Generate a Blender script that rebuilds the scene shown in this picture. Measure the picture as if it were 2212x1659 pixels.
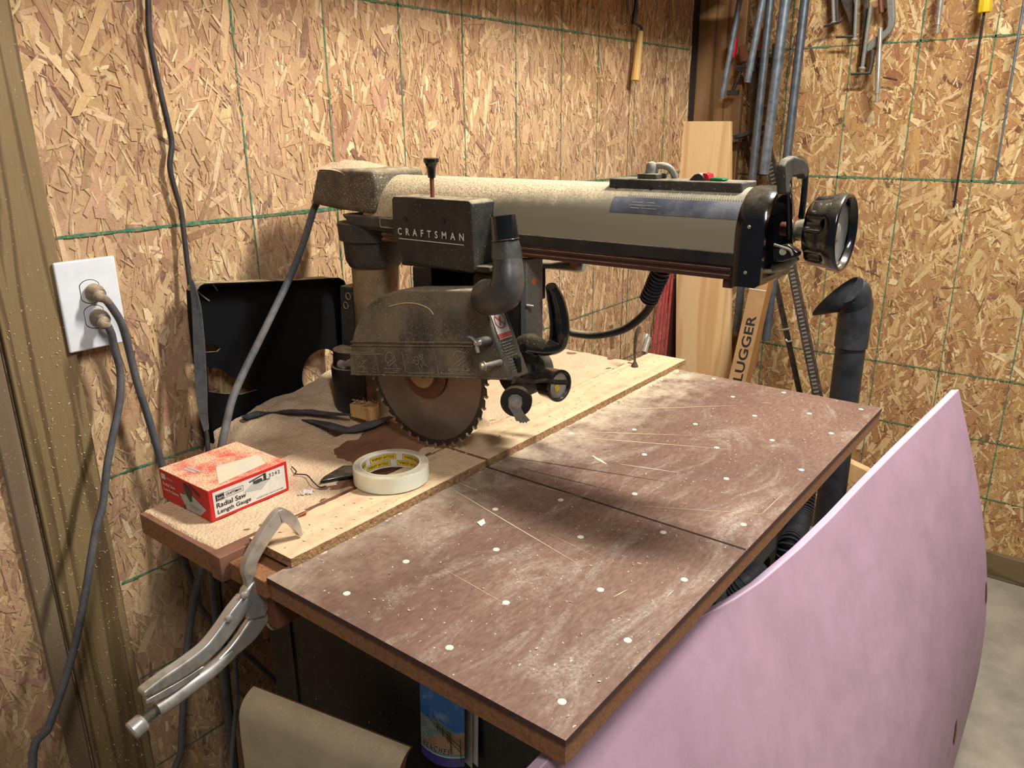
import bpy, bmesh, math, random
from mathutils import Vector, Matrix, noise as mn

for o in list(bpy.data.objects):
    bpy.data.objects.remove(o)
SC = bpy.context.scene
COL = SC.collection

# ------------------------------------------------------------------ camera
cam_d = bpy.data.cameras.new('camera')
cam = bpy.data.objects.new('camera', cam_d)
COL.objects.link(cam)
cam_d.sensor_width = 36.0
cam_d.lens = 27.4053
cam_d.clip_start = 0.02
cam.matrix_world = Matrix([[0.78863, -0.18353, 0.58684, 0.2915], [0.61479, 0.25012, -0.74798, -0.43902], [-0.0095, 0.95066, 0.31009, 0.4845], [0.0, 0.0, 0.0, 1.0]])
SC.camera = cam

# ------------------------------------------------------------------ world, lights, exposure
W = bpy.data.worlds.new('world'); SC.world = W
W.use_nodes = True
W.node_tree.nodes['Background'].inputs[0].default_value = (0.95, 0.97, 1.0, 1)
W.node_tree.nodes['Background'].inputs[1].default_value = 0.07

def area(name, loc, target, sx, sy, power, col):
    d = bpy.data.lights.new(name, 'AREA'); d.shape = 'RECTANGLE'; d.size = sx; d.size_y = sy
    d.energy = power; d.color = col
    o = bpy.data.objects.new(name, d); COL.objects.link(o)
    o.location = loc
    o.rotation_euler = (Vector(target) - Vector(loc)).to_track_quat('-Z', 'Y').to_euler()
    return o
area('ceiling_light', (0.35, 0.95, 1.60), (-0.15, 0.8, 0), 0.12, 0.55, 37, (1.0, 0.985, 0.95))
area('ceiling_light', (1.00, -0.72, 1.75), (-0.3, 0.3, 0), 0.16, 0.7, 14, (0.97, 0.97, 1.0))
SC.view_settings.view_transform = 'Standard'
SC.view_settings.look = 'None'
SC.view_settings.gamma = 1.0
SC.view_settings.use_curve_mapping = False
SC.view_settings.exposure = 0.68

# ------------------------------------------------------------------ materials
def s2l(c):
    return tuple(((v/255.0)/12.92 if v/255.0 <= 0.04045 else ((v/255.0+0.055)/1.055)**2.4) for v in c) + (1.0,)
DUST = (222, 194, 150)

class NT:
    def __init__(s, name):
        s.m = bpy.data.materials.new(name); s.m.use_nodes = True
        s.t = s.m.node_tree; s.b = s.t.nodes['Principled BSDF']
        s.tc = s.t.nodes.new('ShaderNodeTexCoord')
        s.geo = s.t.nodes.new('ShaderNodeNewGeometry')
    def n(s, typ, **kw):
        nd = s.t.nodes.new(typ)
        for k, v in kw.items(): setattr(nd, k, v)
        return nd
    def l(s, a, b): s.t.links.new(a, b)
    def noise(s, scale, detail=4, rough=0.6, vec=None, stretch=None, coord='Object', dist=0.0):
        nd = s.n('ShaderNodeTexNoise'); nd.inputs['Scale'].default_value = scale
        nd.inputs['Detail'].default_value = detail; nd.inputs['Roughness'].default_value = rough
        nd.inputs['Distortion'].default_value = dist
        src = vec if vec is not None else s.tc.outputs[coord]
        if stretch:
            mp = s.n('ShaderNodeMapping'); mp.inputs['Scale'].default_value = stretch
            s.l(src, mp.inputs[0]); src = mp.outputs[0]
        s.l(src, nd.inputs['Vector'])
        return nd.outputs['Fac']
    def ramp(s, fac, lo, hi, a=0.0, b=1.0):
        mr = s.n('ShaderNodeMapRange'); mr.clamp = True
        mr.inputs[1].default_value = lo; mr.inputs[2].default_value = hi
        mr.inputs[3].default_value = a; mr.inputs[4].default_value = b
        s.l(fac, mr.inputs[0]); return mr.outputs[0]
    def mix(s, fac, a, b, mode='MIX'):
        mx = s.n('ShaderNodeMix', data_type='RGBA', blend_type=mode)
        if isinstance(fac, (int, float)): mx.inputs[0].default_value = fac
        else: s.l(fac, mx.inputs[0])
        for v, i in ((a, 6), (b, 7)):
            if isinstance(v, tuple): mx.inputs[i].default_value = v if len(v) == 4 else v+(1,)
            else: s.l(v, mx.inputs[i])
        return mx.outputs[2]
    def mul(s, a, b, op='MULTIPLY'):
        m = s.n('ShaderNodeMath', operation=op)
        for v, i in ((a, 0), (b, 1)):
            if isinstance(v, (int, float)): m.inputs[i].default_value = v
            else: s.l(v, m.inputs[i])
        return m.outputs[0]
    def bump(s, fac, strength, dist):
        b = s.n('ShaderNodeBump'); b.inputs['Strength'].default_value = strength
        b.inputs['Distance'].default_value = dist
        s.l(fac, b.inputs['Height']); s.l(b.outputs[0], s.b.inputs['Normal'])
    def up(s):
        sx = s.n('ShaderNodeSeparateXYZ'); s.l(s.geo.outputs['Normal'], sx.inputs[0]); return sx.outputs[2]
    def col(s, c): 
        if isinstance(c, tuple): s.b.inputs['Base Color'].default_value = c
        else: s.l(c, s.b.inputs['Base Color'])
    def rough(s, r):
        if isinstance(r, (int, float)): s.b.inputs['Roughness'].default_value = r
        else: s.l(r, s.b.inputs['Roughness'])

def mat(name, c1, c2=None, rough=0.5, metal=0.0, scale=30, bump=0.15, bdist=0.001, dust=0.0, speck=0.0, stretch=None, dustcol=DUST, film=0.0, lo=0.35, hi=0.65, coat=0.0, upcut=0.35):
    """painted / plastic / metal surface with mottling; dust settles on faces that point up, specks cling anywhere"""
    k = NT(name)
    nz = k.noise(scale, 5, 0.6, stretch=stretch)
    col = k.mix(k.ramp(nz, lo, hi), s2l(c1), s2l(c2 or c1))
    r = rough
    k.b.inputs['Metallic'].default_value = metal
    fac = None
    if film > 0:
        f = k.mul(k.ramp(k.noise(14, 5, 0.65), 0.35, 0.7), film)
        fac = f
    if dust > 0:
        f = k.mul(k.mul(k.ramp(k.up(), upcut, 0.9), dust), k.ramp(k.noise(60, 5, 0.7), 0.25, 0.6))
        fac = f if fac is None else k.mul(fac, f, 'MAXIMUM')
    if speck > 0:
        f = k.ramp(k.noise(420, 2, 0.5), 0.72 - 0.16*speck, 0.76 - 0.14*speck)
        f = k.mul(f, k.ramp(k.noise(22, 3, 0.6), 0.35, 0.6))
        fac = f if fac is None else k.mul(fac, f, 'MAXIMUM')
    if fac is not None:
        dn = k.mix(k.ramp(k.noise(500, 3, 0.6), 0.3, 0.7), s2l(tuple(int(v*0.80) for v in dustcol)), s2l(dustcol))
        col = k.mix(fac, col, dn)
        k.rough(k.ramp(fac, 0, 1, rough, 0.95))
        if metal > 0: k.l(k.ramp(fac, 0, 1, metal, 0.0), k.b.inputs['Metallic'])
    else: k.rough(r)
    k.col(col)
    if coat: k.b.inputs['Coat Weight'].default_value = coat
    if bump: k.bump(nz if fac is None else k.mul(k.noise(260, 3, 0.6), nz, 'ADD'), bump, bdist)
    return k.m

def wood(name, base, dark, axis='Z', scale=1.0, rough=0.7, ring=14.0, amount=0.8, dust=0.0, speck=0.0, fine=0.25, bump=0.2):
    k = NT(name)
    st = {'X': (0.06, 1, 1), 'Y': (1, 0.06, 1), 'Z': (1, 1, 0.06)}[axis]
    n1 = k.noise(ring*scale, 3, 0.5, stretch=st, dist=0.6)
    wv = k.mul(n1, 9.0); sn = k.mul(wv, 0, 'SINE') if False else None
    m = k.n('ShaderNodeMath', operation='SINE'); k.l(k.mul(n1, 42.0), m.inputs[0])
    rg = k.ramp(m.outputs[0], 0.1, 1.0)
    fn = k.noise(220*scale, 4, 0.7, stretch=st)
    col = k.mix(k.mul(rg, amount), s2l(base), s2l(dark))
    col = k.mix(k.mul(k.ramp(fn, 0.4, 0.75), fine), col, s2l(dark))
    f = None
    if dust > 0:
        f = k.mul(k.mul(k.ramp(k.up(), 0.5, 0.9), dust), k.ramp(k.noise(35, 6, 0.7), 0.35, 0.6))
    if speck > 0:
        g = k.mul(k.ramp(k.noise(300, 2, 0.5), 0.72-0.16*speck, 0.75-0.14*speck), k.ramp(k.noise(12, 3, 0.6), 0.35, 0.6))
        f = g if f is None else k.mul(f, g, 'MAXIMUM')
    if f is not None: col = k.mix(f, col, s2l(DUST))
    k.col(col); k.rough(rough)
    k.bump(k.mul(fn, rg, 'ADD'), bump, 0.0006)
    return k.m

def flat(name, c, rough=0.6, metal=0.0):
    k = NT(name)
    nz = k.noise(180, 3, 0.6)
    k.col(k.mix(k.ramp(nz, 0.3, 0.7), s2l(tuple(int(v*0.93) for v in c)), s2l(c)))
    k.rough(rough); k.b.inputs['Metallic'].default_value = metal
    return k.m

def strand_mat(name, dustc, damt):
    """oriented strand board: colour from each strand, grain along it"""
    k = NT(name)
    at = k.n('ShaderNodeAttribute'); at.attribute_name = 'strand'
    uv = k.n('ShaderNodeUVMap'); uv.uv_map = 'UVMap'
    g = k.noise(1.0, 4, 0.7, vec=uv.outputs[0], stretch=(14, 900, 1))
    c = k.mix(k.ramp(g, 0.35, 0.7, 0, 0.45), at.outputs['Color'], k.mix(1.0, at.outputs['Color'], (0.52, 0.36, 0.25, 1), 'MULTIPLY'))
    big = k.noise(3.0, 4, 0.6)
    fine = k.noise(140, 5, 0.75)
    v2 = k.noise(70, 5, 0.8, stretch=(1, 1, .35), dist=.8)
    c = k.mix(k.ramp(v2, 0.56, 0.70, 0, 0.55), c, k.mix(1.0, c, (0.50, 0.34, 0.25, 1), 'MULTIPLY'))
    c = k.mix(k.ramp(v2, 0.30, 0.44, 0.40, 0), c, s2l(dustc))
    c = k.mix(k.ramp(fine, 0.52, 0.68, 0, 0.45), c, k.mix(1.0, c, (0.45, 0.30, 0.20, 1), 'MULTIPLY'))
    c = k.mix(k.mul(k.ramp(k.mul(fine, big, 'ADD'), 0.85, 1.2), damt), c, s2l(dustc))
    k.col(c); k.rough(0.75)
    k.b.inputs['Specular IOR Level'].default_value = 0.3
    k.bump(k.mul(k.mul(g, 0.4), k.mul(fine, v2, 'ADD'), 'ADD'), 0.6, 0.0022)
    return k.m

M = {}
M['osb_left'] = strand_mat('osb_left', (232, 200, 160), 0.30)
M['osb_right'] = strand_mat('osb_right', (236, 210, 150), 0.12)
M['marker'] = mat('green_marker', (30, 112, 84), (128, 128, 88), 0.8, scale=160, lo=0.42, hi=0.62)
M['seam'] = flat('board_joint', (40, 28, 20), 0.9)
M['floor'] = mat('concrete', (134, 125, 108), (160, 150, 132), 0.9, scale=9, bump=0.25, bdist=0.002)
M['treated'] = wood('treated_post', (136, 112, 72), (92, 70, 40), 'Z', 1.2, 0.75, ring=14, amount=0.9, speck=0.12)
M['treated2'] = wood('treated_trim', (142, 120, 92), (100, 78, 54), 'Z', 1.0, 0.75, ring=9, amount=0.6, speck=0.25)
M['plate'] = wood('bottom_plate', (120, 100, 66), (84, 66, 40), 'X', 1.0, 0.8)
M['darkboard'] = wood('stained_board', (150, 112, 70), (104, 70, 40), 'Z', 1.0, 0.7, ring=9)
M['pine'] = wood('pine', (232, 196, 142), (206, 158, 100), 'Z', 1.0, 0.6, ring=5, amount=0.7)
M['pine_y'] = wood('pine_fence', (218, 186, 146), (172, 126, 88), 'Y', 1.0, 0.8, ring=9, amount=0.5, dust=0.8, fine=0.6, speck=.5)
M['block'] = wood('block_wood', (226, 180, 116), (190, 136, 76), 'Z', 1.0, 0.6, dust=1.0)
M['white'] = mat('white_plastic', (232, 232, 232), (222, 222, 220), 0.35, dust=0.9, film=0.06, bump=0.03)
M['cord'] = mat('grey_cord', (62, 62, 66), (84, 84, 86), 0.7, scale=60, speck=0.35, film=0.35, dustcol=(150, 140, 120))
M['blackcord'] = mat('black_cord', (30, 30, 32), (44, 44, 46), 0.5, dust=0.6, film=0.1)
M['black'] = mat('black_plastic', (16, 16, 18), (25, 25, 27), 0.42, dust=0.75, film=0.05)
M['gloss'] = mat('gloss_black', (12, 13, 16), (17, 18, 22), 0.15, dust=0.18, film=0.0, bump=0.02, coat=0.5)
M['hoodblack'] = mat('hood_black', (6, 6, 7), (10, 10, 11), 0.75, dust=0.9, bump=0.05); M['hoodblack'].node_tree.nodes['Principled BSDF'].inputs['Specular IOR Level'].default_value = 0.15
M['cover'] = mat('motor_cover', (20, 19, 18), (30, 28, 26), 0.5, dust=0.9, speck=0.22, film=0.06, dustcol=(196, 176, 138))
M['guard'] = mat('guard_paint', (62, 60, 58), (98, 90, 74), 0.6, scale=13, dust=1.0, speck=0.8, film=0.45, dustcol=(176, 160, 126), lo=0.46, hi=0.54)
M['cast'] = mat('cast_dusty', (66, 59, 47), (90, 79, 61), 0.8, scale=50, dust=1.0, speck=0.8, film=0.12, dustcol=(200, 178, 138))
M['darkcast'] = mat('dark_cast', (30, 29, 28), (46, 44, 41), 0.6, scale=40, dust=0.9, speck=0.4, film=0.14, dustcol=(168, 152, 120))
M['column'] = mat('column_dusty', (96, 74, 48), (136, 108, 72), 0.7, scale=40, dust=0.9, speck=0.5, film=0.4, stretch=(1, 1, 0.6))
k = NT('arm_beige'); sx_ = k.n('ShaderNodeSeparateXYZ'); k.l(k.tc.outputs['Object'], sx_.inputs[0])
_n = k.noise(16, 6, .7); _f = k.noise(300, 3, .7)
_g = k.ramp(sx_.outputs[0], -0.33, 0.22, 0.62, -0.18)      # sawdust lies thicker towards the column
_h = k.mul(k.mul(k.mul(k.up(), .8), _g, 'ADD'), k.mul(k.mul(_n, -.5, 'ADD'), .7), 'ADD')
_d = k.mul(k.ramp(_h, .42, .72), k.ramp(_f, .30, .52, .45, 1.0))
k.col(k.mix(_d, k.mix(k.ramp(k.noise(6, 3, .5, stretch=(.2, 1, 1)), .3, .7), s2l((140, 130, 106)), s2l((156, 146, 120))), k.mix(k.ramp(_f, .3, .7), s2l((188, 162, 122)), s2l((234, 212, 172)))))
k.rough(k.ramp(_d, 0, 1, .42, .95)); k.bump(k.mul(_d, _f), .5, .0015); M['arm'] = k.m
M['armlabel'] = mat('arm_label', (70, 74, 86), (116, 118, 124), 0.45, scale=16, dust=0.0, film=0.4, dustcol=(170, 166, 156), lo=0.45, hi=0.6)
M['rail'] = mat('rail_red', (78, 48, 40), (92, 58, 48), 0.35, metal=0.3, dust=0.5, stretch=(0.1, 1, 1))
M['steelgrey'] = mat('grey_cast', (118, 116, 108), (138, 134, 124), 0.5, metal=0.1, scale=160, dust=0.8, speck=0.35, bump=0.35)
M['pipe'] = mat('galvanised', (108, 116, 124), (146, 154, 160), 0.4, metal=0.6, scale=40, bump=0.1)
M['pipe2'] = mat('steel_dull', (78, 84, 90), (104, 108, 112), 0.45, metal=0.5, scale=40, bump=0.1)
M['iron'] = mat('old_iron', (58, 50, 44), (92, 78, 66), 0.6, metal=0.5, scale=50, speck=0.2, bump=0.3)
M['chrome'] = mat('worn_nickel', (196, 190, 178), (158, 148, 132), 0.30, metal=0.65, scale=55, bump=0.12, lo=0.5, hi=0.75)
M['blade'] = mat('blade_steel', (136, 130, 120), (116, 107, 94), 0.32, metal=0.7, scale=8, bump=0.04, bdist=0.0004)
_b = M['blade'].node_tree.nodes['Principled BSDF']; _b.inputs['Anisotropic'].default_value = 0.85
_t = M['blade'].node_tree.nodes.new('ShaderNodeTangent'); _t.direction_type = 'RADIAL'; _t.axis = 'Y'; M['blade'].node_tree.links.new(_t.outputs[0], _b.inputs['Tangent'])
M['bladerim'] = mat('blade_rim', (66, 60, 54), (88, 80, 70), 0.45, metal=0.7)
M['tooth'] = mat('carbide', (190, 182, 164), (150, 140, 120), 0.4, metal=0.5)
M['arbor'] = mat('arbor_brown', (112, 78, 56), (90, 62, 44), 0.45, metal=0.5)
M['brass'] = mat('flange', (178, 152, 108), (140, 116, 82), 0.5, metal=0.4)
M['bolt'] = mat('bolt', (206, 196, 160), (170, 160, 130), 0.35, metal=0.6)
M['rust'] = mat('rod_rust', (130, 78, 50), (100, 60, 40), 0.6, metal=0.3)
M['label'] = flat('label_white', (224, 218, 204), 0.6)
M['labelgrey'] = mat('label_grey', (168, 160, 136), (132, 124, 104), 0.7, scale=120, lo=0.4, hi=0.6)
M['red'] = flat('box_red', (206, 34, 34), 0.5)
M['boxtop'] = mat('box_top', (206, 44, 40), (212, 60, 50), 0.6, scale=30, dust=0.0, film=1.0, speck=0.9)
M['ink'] = flat('black_ink', (28, 26, 26), 0.6)
M['signred'] = flat('sign_red', (196, 84, 76), 0.6)
M['orange'] = flat('orange_dot', (224, 128, 52), 0.5)
M['green'] = flat('green_switch', (20, 110, 62), 0.4)
M['redsw'] = flat('red_switch', (186, 24, 36), 0.4)
M['silver'] = mat('silver_dial', (190, 186, 172), (150, 146, 136), 0.4, metal=0.5)
M['yellow'] = flat('yellow_plastic', (240, 200, 44), 0.45)
M['rodred'] = mat('red_rod', (150, 52, 56), (176, 70, 70), 0.5)
M['cardboard'] = mat('cardboard', (176, 136, 90), (160, 120, 78), 0.8, scale=20)
M['cardside'] = mat('cardboard_side', (172, 122, 60), (158, 110, 54), 0.8, scale=20)
M['tan'] = mat('tan_laminate', (160, 144, 114), (180, 162, 130), 0.8, scale=14, dust=0.6, speck=0.3)
M['brownedge'] = flat('brown_core', (120, 70, 40), 0.8)
M['ochre'] = wood('turned_handle', (222, 182, 106), (196, 150, 78), 'Z', 1.0, 0.5, ring=5)
M['cabinet'] = mat('saw_stand_black', (18, 18, 19), (26, 26, 27), 0.45, speck=0.25, film=0.05)
M['abs'] = mat('abs_black', (28, 29, 32), (42, 43, 47), 0.42, dust=0.6, film=0.18, dustcol=(128, 128, 130))
M['elbow'] = mat('elbow_dusty', (38, 39, 44), (66, 64, 62), 0.3, scale=20, dust=0.6, film=0.3, dustcol=(140, 130, 108))
M['hose'] = mat('hose_grey', (72, 72, 74), (92, 92, 92), 0.5)
M['hosedark'] = flat('hose_dark', (14, 14, 14), 0.6)
M['vac'] = mat('grey_pebble', (150, 152, 142), (168, 170, 160), 0.7, scale=300, bump=0.4)

# ------------------------------------------------------------------ mesh helpers
V = Vector
def frame(d):
    d = V(d).normalized()
    a = V((0, 0, 1)) if abs(d.z) < 0.9 else V((1, 0, 0))
    x = a.cross(d).normalized(); y = d.cross(x)
    return x, y, d

def smooth_path(pts, n=6):
    pts = [V(p) for p in pts]
    if len(pts) < 3: return pts
    out = []
    for i in range(len(pts)-1):
        p0 = pts[max(i-1, 0)]; p1 = pts[i]; p2 = pts[i+1]; p3 = pts[min(i+2, len(pts)-1)]
        for k in range(n):
            t = k/n
            out.append(0.5*((2*p1) + (p2-p0)*t + (2*p0-5*p1+4*p2-p3)*t*t + (3*p1-p0-3*p2+p3)*t**3))
    out.append(pts[-1]); return out

class MB:
    def __init__(s):
        s.bm = bmesh.new(); s.mi = 0
    def m(s, i): s.mi = i; return s
    def face(s, vs):
        try:
            f = s.bm.faces.new(vs); f.material_index = s.mi; return f
        except ValueError: return None
    def poly(s, pts):
        s.face([s.bm.verts.new(V(p)) for p in pts]); return s
    def prism(s, pts, vec):
        vec = V(vec); a = [s.bm.verts.new(V(p)) for p in pts]; b = [s.bm.verts.new(V(p)+vec) for p in pts]
        s.face(a[::-1]); s.face(b); n = len(a)
        for i in range(n): s.face([a[i], a[(i+1) % n], b[(i+1) % n], b[i]])
        return s
    def box(s, lo, hi):
        x0, y0, z0 = lo; x1, y1, z1 = hi
        return s.prism([(x0, y0, z0), (x1, y0, z0), (x1, y1, z0), (x0, y1, z0)], (0, 0, z1-z0))
    def obox(s, c, size, rot=None):
        r = rot or Matrix.Identity(3); c = V(c); a, b, d = [v/2 for v in size]
        pts = [c + r @ V((i*a, j*b, -d)) for i, j in ((-1, -1), (1, -1), (1, 1), (-1, 1))]
        return s.prism(pts, r @ V((0, 0, 2*d)))
    def bar(s, a, b, w, t, side=(0, 0, 1)):
        """flat bar from a to b, width w across, thickness t"""
        a = V(a); b = V(b); d = (b-a).normalized(); sd = V(side); x = d.cross(sd).normalized(); y = x.cross(d)
        pts = [a + x*i*w/2 + y*j*t/2 for i, j in ((-1, -1), (1, -1), (1, 1), (-1, 1))]
        return s.prism(pts, b-a)
    def rings(s, rings, cap0=True, cap1=True):
        vr = [[s.bm.verts.new(p) for p in r] for r in rings]; n = len(vr[0])
        for a, b in zip(vr[:-1], vr[1:]):
            for i in range(n): s.face([a[i], a[(i+1) % n], b[(i+1) % n], b[i]])
        if cap0: s.face(vr[0][::-1])
        if cap1: s.face(vr[-1])
        return s
    def lathe(s, prof, o, axis, seg=32, cap0=True, cap1=True):
        o = V(o); x, y, d = frame(axis)
        return s.rings([[o + d*h + (x*math.cos(2*math.pi*i/seg) + y*math.sin(2*math.pi*i/seg))*max(r, 1e-5) for i in range(seg)] for h, r in prof], cap0, cap1)
    def cyl(s, a, b, r, r1=None, seg=24):
        a = V(a); b = V(b)
        return s.lathe([(0, r), ((b-a).length, r if r1 is None else r1)], a, b-a, seg)
    def tube(s, path, r, seg=12, smooth=0, cap=True, flat=None):
        pts = smooth_path(path, smooth) if smooth else [V(p) for p in path]
        n = len(pts)
        if isinstance(r, (int, float)): rr = [r]*n
        else:
            rr = []
            for i in range(n):
                t = i/(n-1)*(len(r)-1); k = min(int(t), len(r)-2); rr.append(r[k] + (r[k+1]-r[k])*(t-k))
        d = (pts[1]-pts[0]).normalized(); x, y, _ = frame(d)
        R = []
        for i in range(n):
            nd = (pts[min(i+1, n-1)]-pts[max(i-1, 0)]).normalized()
            x = (x - nd*x.dot(nd)).normalized(); y = nd.cross(x)
            fx, fy = flat or (1, 1)
            R.append([pts[i] + (x*math.cos(2*math.pi*k/seg)*fx + y*math.sin(2*math.pi*k/seg)*fy)*rr[i] for k in range(seg)])
        return s.rings(R, cap, cap)
    def ribbon(s, path, w, t, nrm, smooth=0):
        """flat strap along a path: w per point measured in the plane normal to nrm, thickness t along nrm"""
        pts = smooth_path(path, smooth) if smooth else [V(p) for p in path]
        n = len(pts); nrm = V(nrm).normalized(); R = []
        for i in range(n):
            d = (pts[min(i+1, n-1)]-pts[max(i-1, 0)]).normalized(); x = d.cross(nrm).normalized()
            tt = i/(n-1)*(len(w)-1) if not isinstance(w, (int, float)) else 0
            if isinstance(w, (int, float)): ww = w
            else:
                k = min(int(tt), len(w)-2); ww = w[k]+(w[k+1]-w[k])*(tt-k)
            R.append([pts[i]+x*a*ww/2+nrm*b*t/2 for a, b in ((-1, -1), (1, -1), (1, 1), (-1, 1))])
        return s.rings(R)
    def torus(s, c, axis, R, r, seg=32, ss=10):
        c = V(c); x, y, d = frame(axis); rr = []
        for i in range(seg):
            a = 2*math.pi*i/seg; u = x*math.cos(a)+y*math.sin(a)
            rr.append([s.bm.verts.new(c+u*(R+r*math.cos(2*math.pi*k/ss))+d*r*math.sin(2*math.pi*k/ss)) for k in range(ss)])
        for i in range(seg):
            for k in range(ss): s.face([rr[i][k], rr[(i+1) % seg][k], rr[(i+1) % seg][(k+1) % ss], rr[i][(k+1) % ss]])
        return s
    def ball(s, c, r, sc=(1, 1, 1), seg=16):
        c = V(c); R = []
        for j in range(1, 9):
            t = math.pi*j/9
            R.append([c+V((r*sc[0]*math.sin(t)*math.cos(2*math.pi*i/seg), r*sc[1]*math.sin(t)*math.sin(2*math.pi*i/seg), r*sc[2]*math.cos(t))) for i in range(seg)])
        return s.rings(R)
    def add_mesh(s, me):
        k = len(s.bm.faces); s.bm.from_mesh(me); s.bm.faces.ensure_lookup_table()
        for f in s.bm.faces[k:]: f.material_index = s.mi
        return s
    def build(s, name, mats, parent=None, bevel=0, seg=2, smooth=True, label=None, angle=35, subsurf=0, recalc=True):
        if recalc: bmesh.ops.recalc_face_normals(s.bm, faces=s.bm.faces)
        me = bpy.data.meshes.new(name); s.bm.to_mesh(me); s.bm.free()
        co = [v.co for v in me.vertices]
        lo = V([min(c[i] for c in co) for i in range(3)]); hi = V([max(c[i] for c in co) for i in range(3)])
        o0 = V(((lo.x+hi.x)/2, (lo.y+hi.y)/2, lo.z))
        me.transform(Matrix.Translation(-o0))
        for k in (mats if isinstance(mats, (list, tuple)) else [mats]): me.materials.append(M[k] if isinstance(k, str) else k)
        if smooth:
            me.polygons.foreach_set('use_smooth', [True]*len(me.polygons)); me.set_sharp_from_angle(angle=math.radians(angle))
        o = bpy.data.objects.new(name, me); COL.objects.link(o); o.location = o0
        if parent is not None:
            o.parent = parent; o.matrix_parent_inverse = Matrix.Translation(WLOC[parent.name]).inverted()
        WLOC[o.name] = o0 if parent is None else o0
        if bevel:
            b = o.modifiers.new('bevel', 'BEVEL'); b.width = bevel; b.segments = seg; b.limit_method = 'ANGLE'; b.angle_limit = math.radians(30)
        if subsurf:
            b = o.modifiers.new('sub', 'SUBSURF'); b.levels = b.render_levels = subsurf
        if label: o['label'] = label
        return o
WLOC = {}

def tag(o, label, cat, group=None, kind=None):
    o['label'] = label; o['category'] = cat
    if group: o['group'] = group
    if kind: o['kind'] = kind
    return o
def thing(name, label, cat, loc, group=None):
    o = bpy.data.objects.new(name, None); COL.objects.link(o); o.empty_display_size = 0.05
    o.location = loc; WLOC[o.name] = V(loc)
    return tag(o, label, cat, group)
def struct(o): o['kind'] = 'structure'; return o

def glyphs(string, width, height, origin, xd, yd, thick=0.0003, spacing=1.0, bold=0.0, shear=0.0):
    """lettering as a mesh: origin = lower left corner on the surface"""
    cu = bpy.data.curves.new('lettering', 'FONT'); cu.body = string; cu.size = 1.0; cu.space_character = spacing
    cu.extrude = 0.0; cu.offset = bold; cu.shear = shear; cu.resolution_u = 3
    ob = bpy.data.objects.new('lettering', cu); COL.objects.link(ob)
    bpy.context.view_layer.update()
    me = bpy.data.meshes.new_from_object(ob.evaluated_get(bpy.context.evaluated_depsgraph_get()))
    bpy.data.objects.remove(ob); bpy.data.curves.remove(cu)
    xs = [v.co.x for v in me.vertices]; ys = [v.co.y for v in me.vertices]
    x0, x1, y0, y1 = min(xs), max(xs), min(ys), max(ys)
    xd = V(xd).normalized(); yd = V(yd).normalized(); n = xd.cross(yd); o = V(origin)
    for v in me.vertices:
        v.co = o + xd*((v.co.x-x0)/(x1-x0)*width) + yd*((v.co.y-y0)/(y1-y0)*height) + n*thick
    return me

def lines2(mb, segs, o, xd, yd, w, lift=0.0004):
    """thin printed strokes: segs of (x0,y0,x1,y1) on the surface plane"""
    xd = V(xd).normalized(); yd = V(yd).normalized(); n = xd.cross(yd); o = V(o)
    for x0, y0, x1, y1 in segs:
        a = V((x0, y0)); b = V((x1, y1)); d = (b-a).normalized(); q = V((-d.y, d.x))*w/2
        mb.poly([o+xd*p.x+yd*p.y+n*lift for p in (a-q, b-q, b+q, a+q)])
    return mb
def arc2(cx, cy, r, a0, a1, n=12, sy=1.0):
    p = [(cx+r*math.cos(math.radians(a0+(a1-a0)*i/n)), cy+sy*r*math.sin(math.radians(a0+(a1-a0)*i/n))) for i in range(n+1)]
    return [(p[i][0], p[i][1], p[i+1][0], p[i+1][1]) for i in range(n)]

# ------------------------------------------------------------------ the room
FZ = -0.86
WX = -0.93
WY = 2.17
mb = MB(); mb.box((-1.3, -1.6, FZ-0.1), (2.2, WY+0.15, FZ)); struct(mb.build('floor', 'floor', smooth=False))

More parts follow.
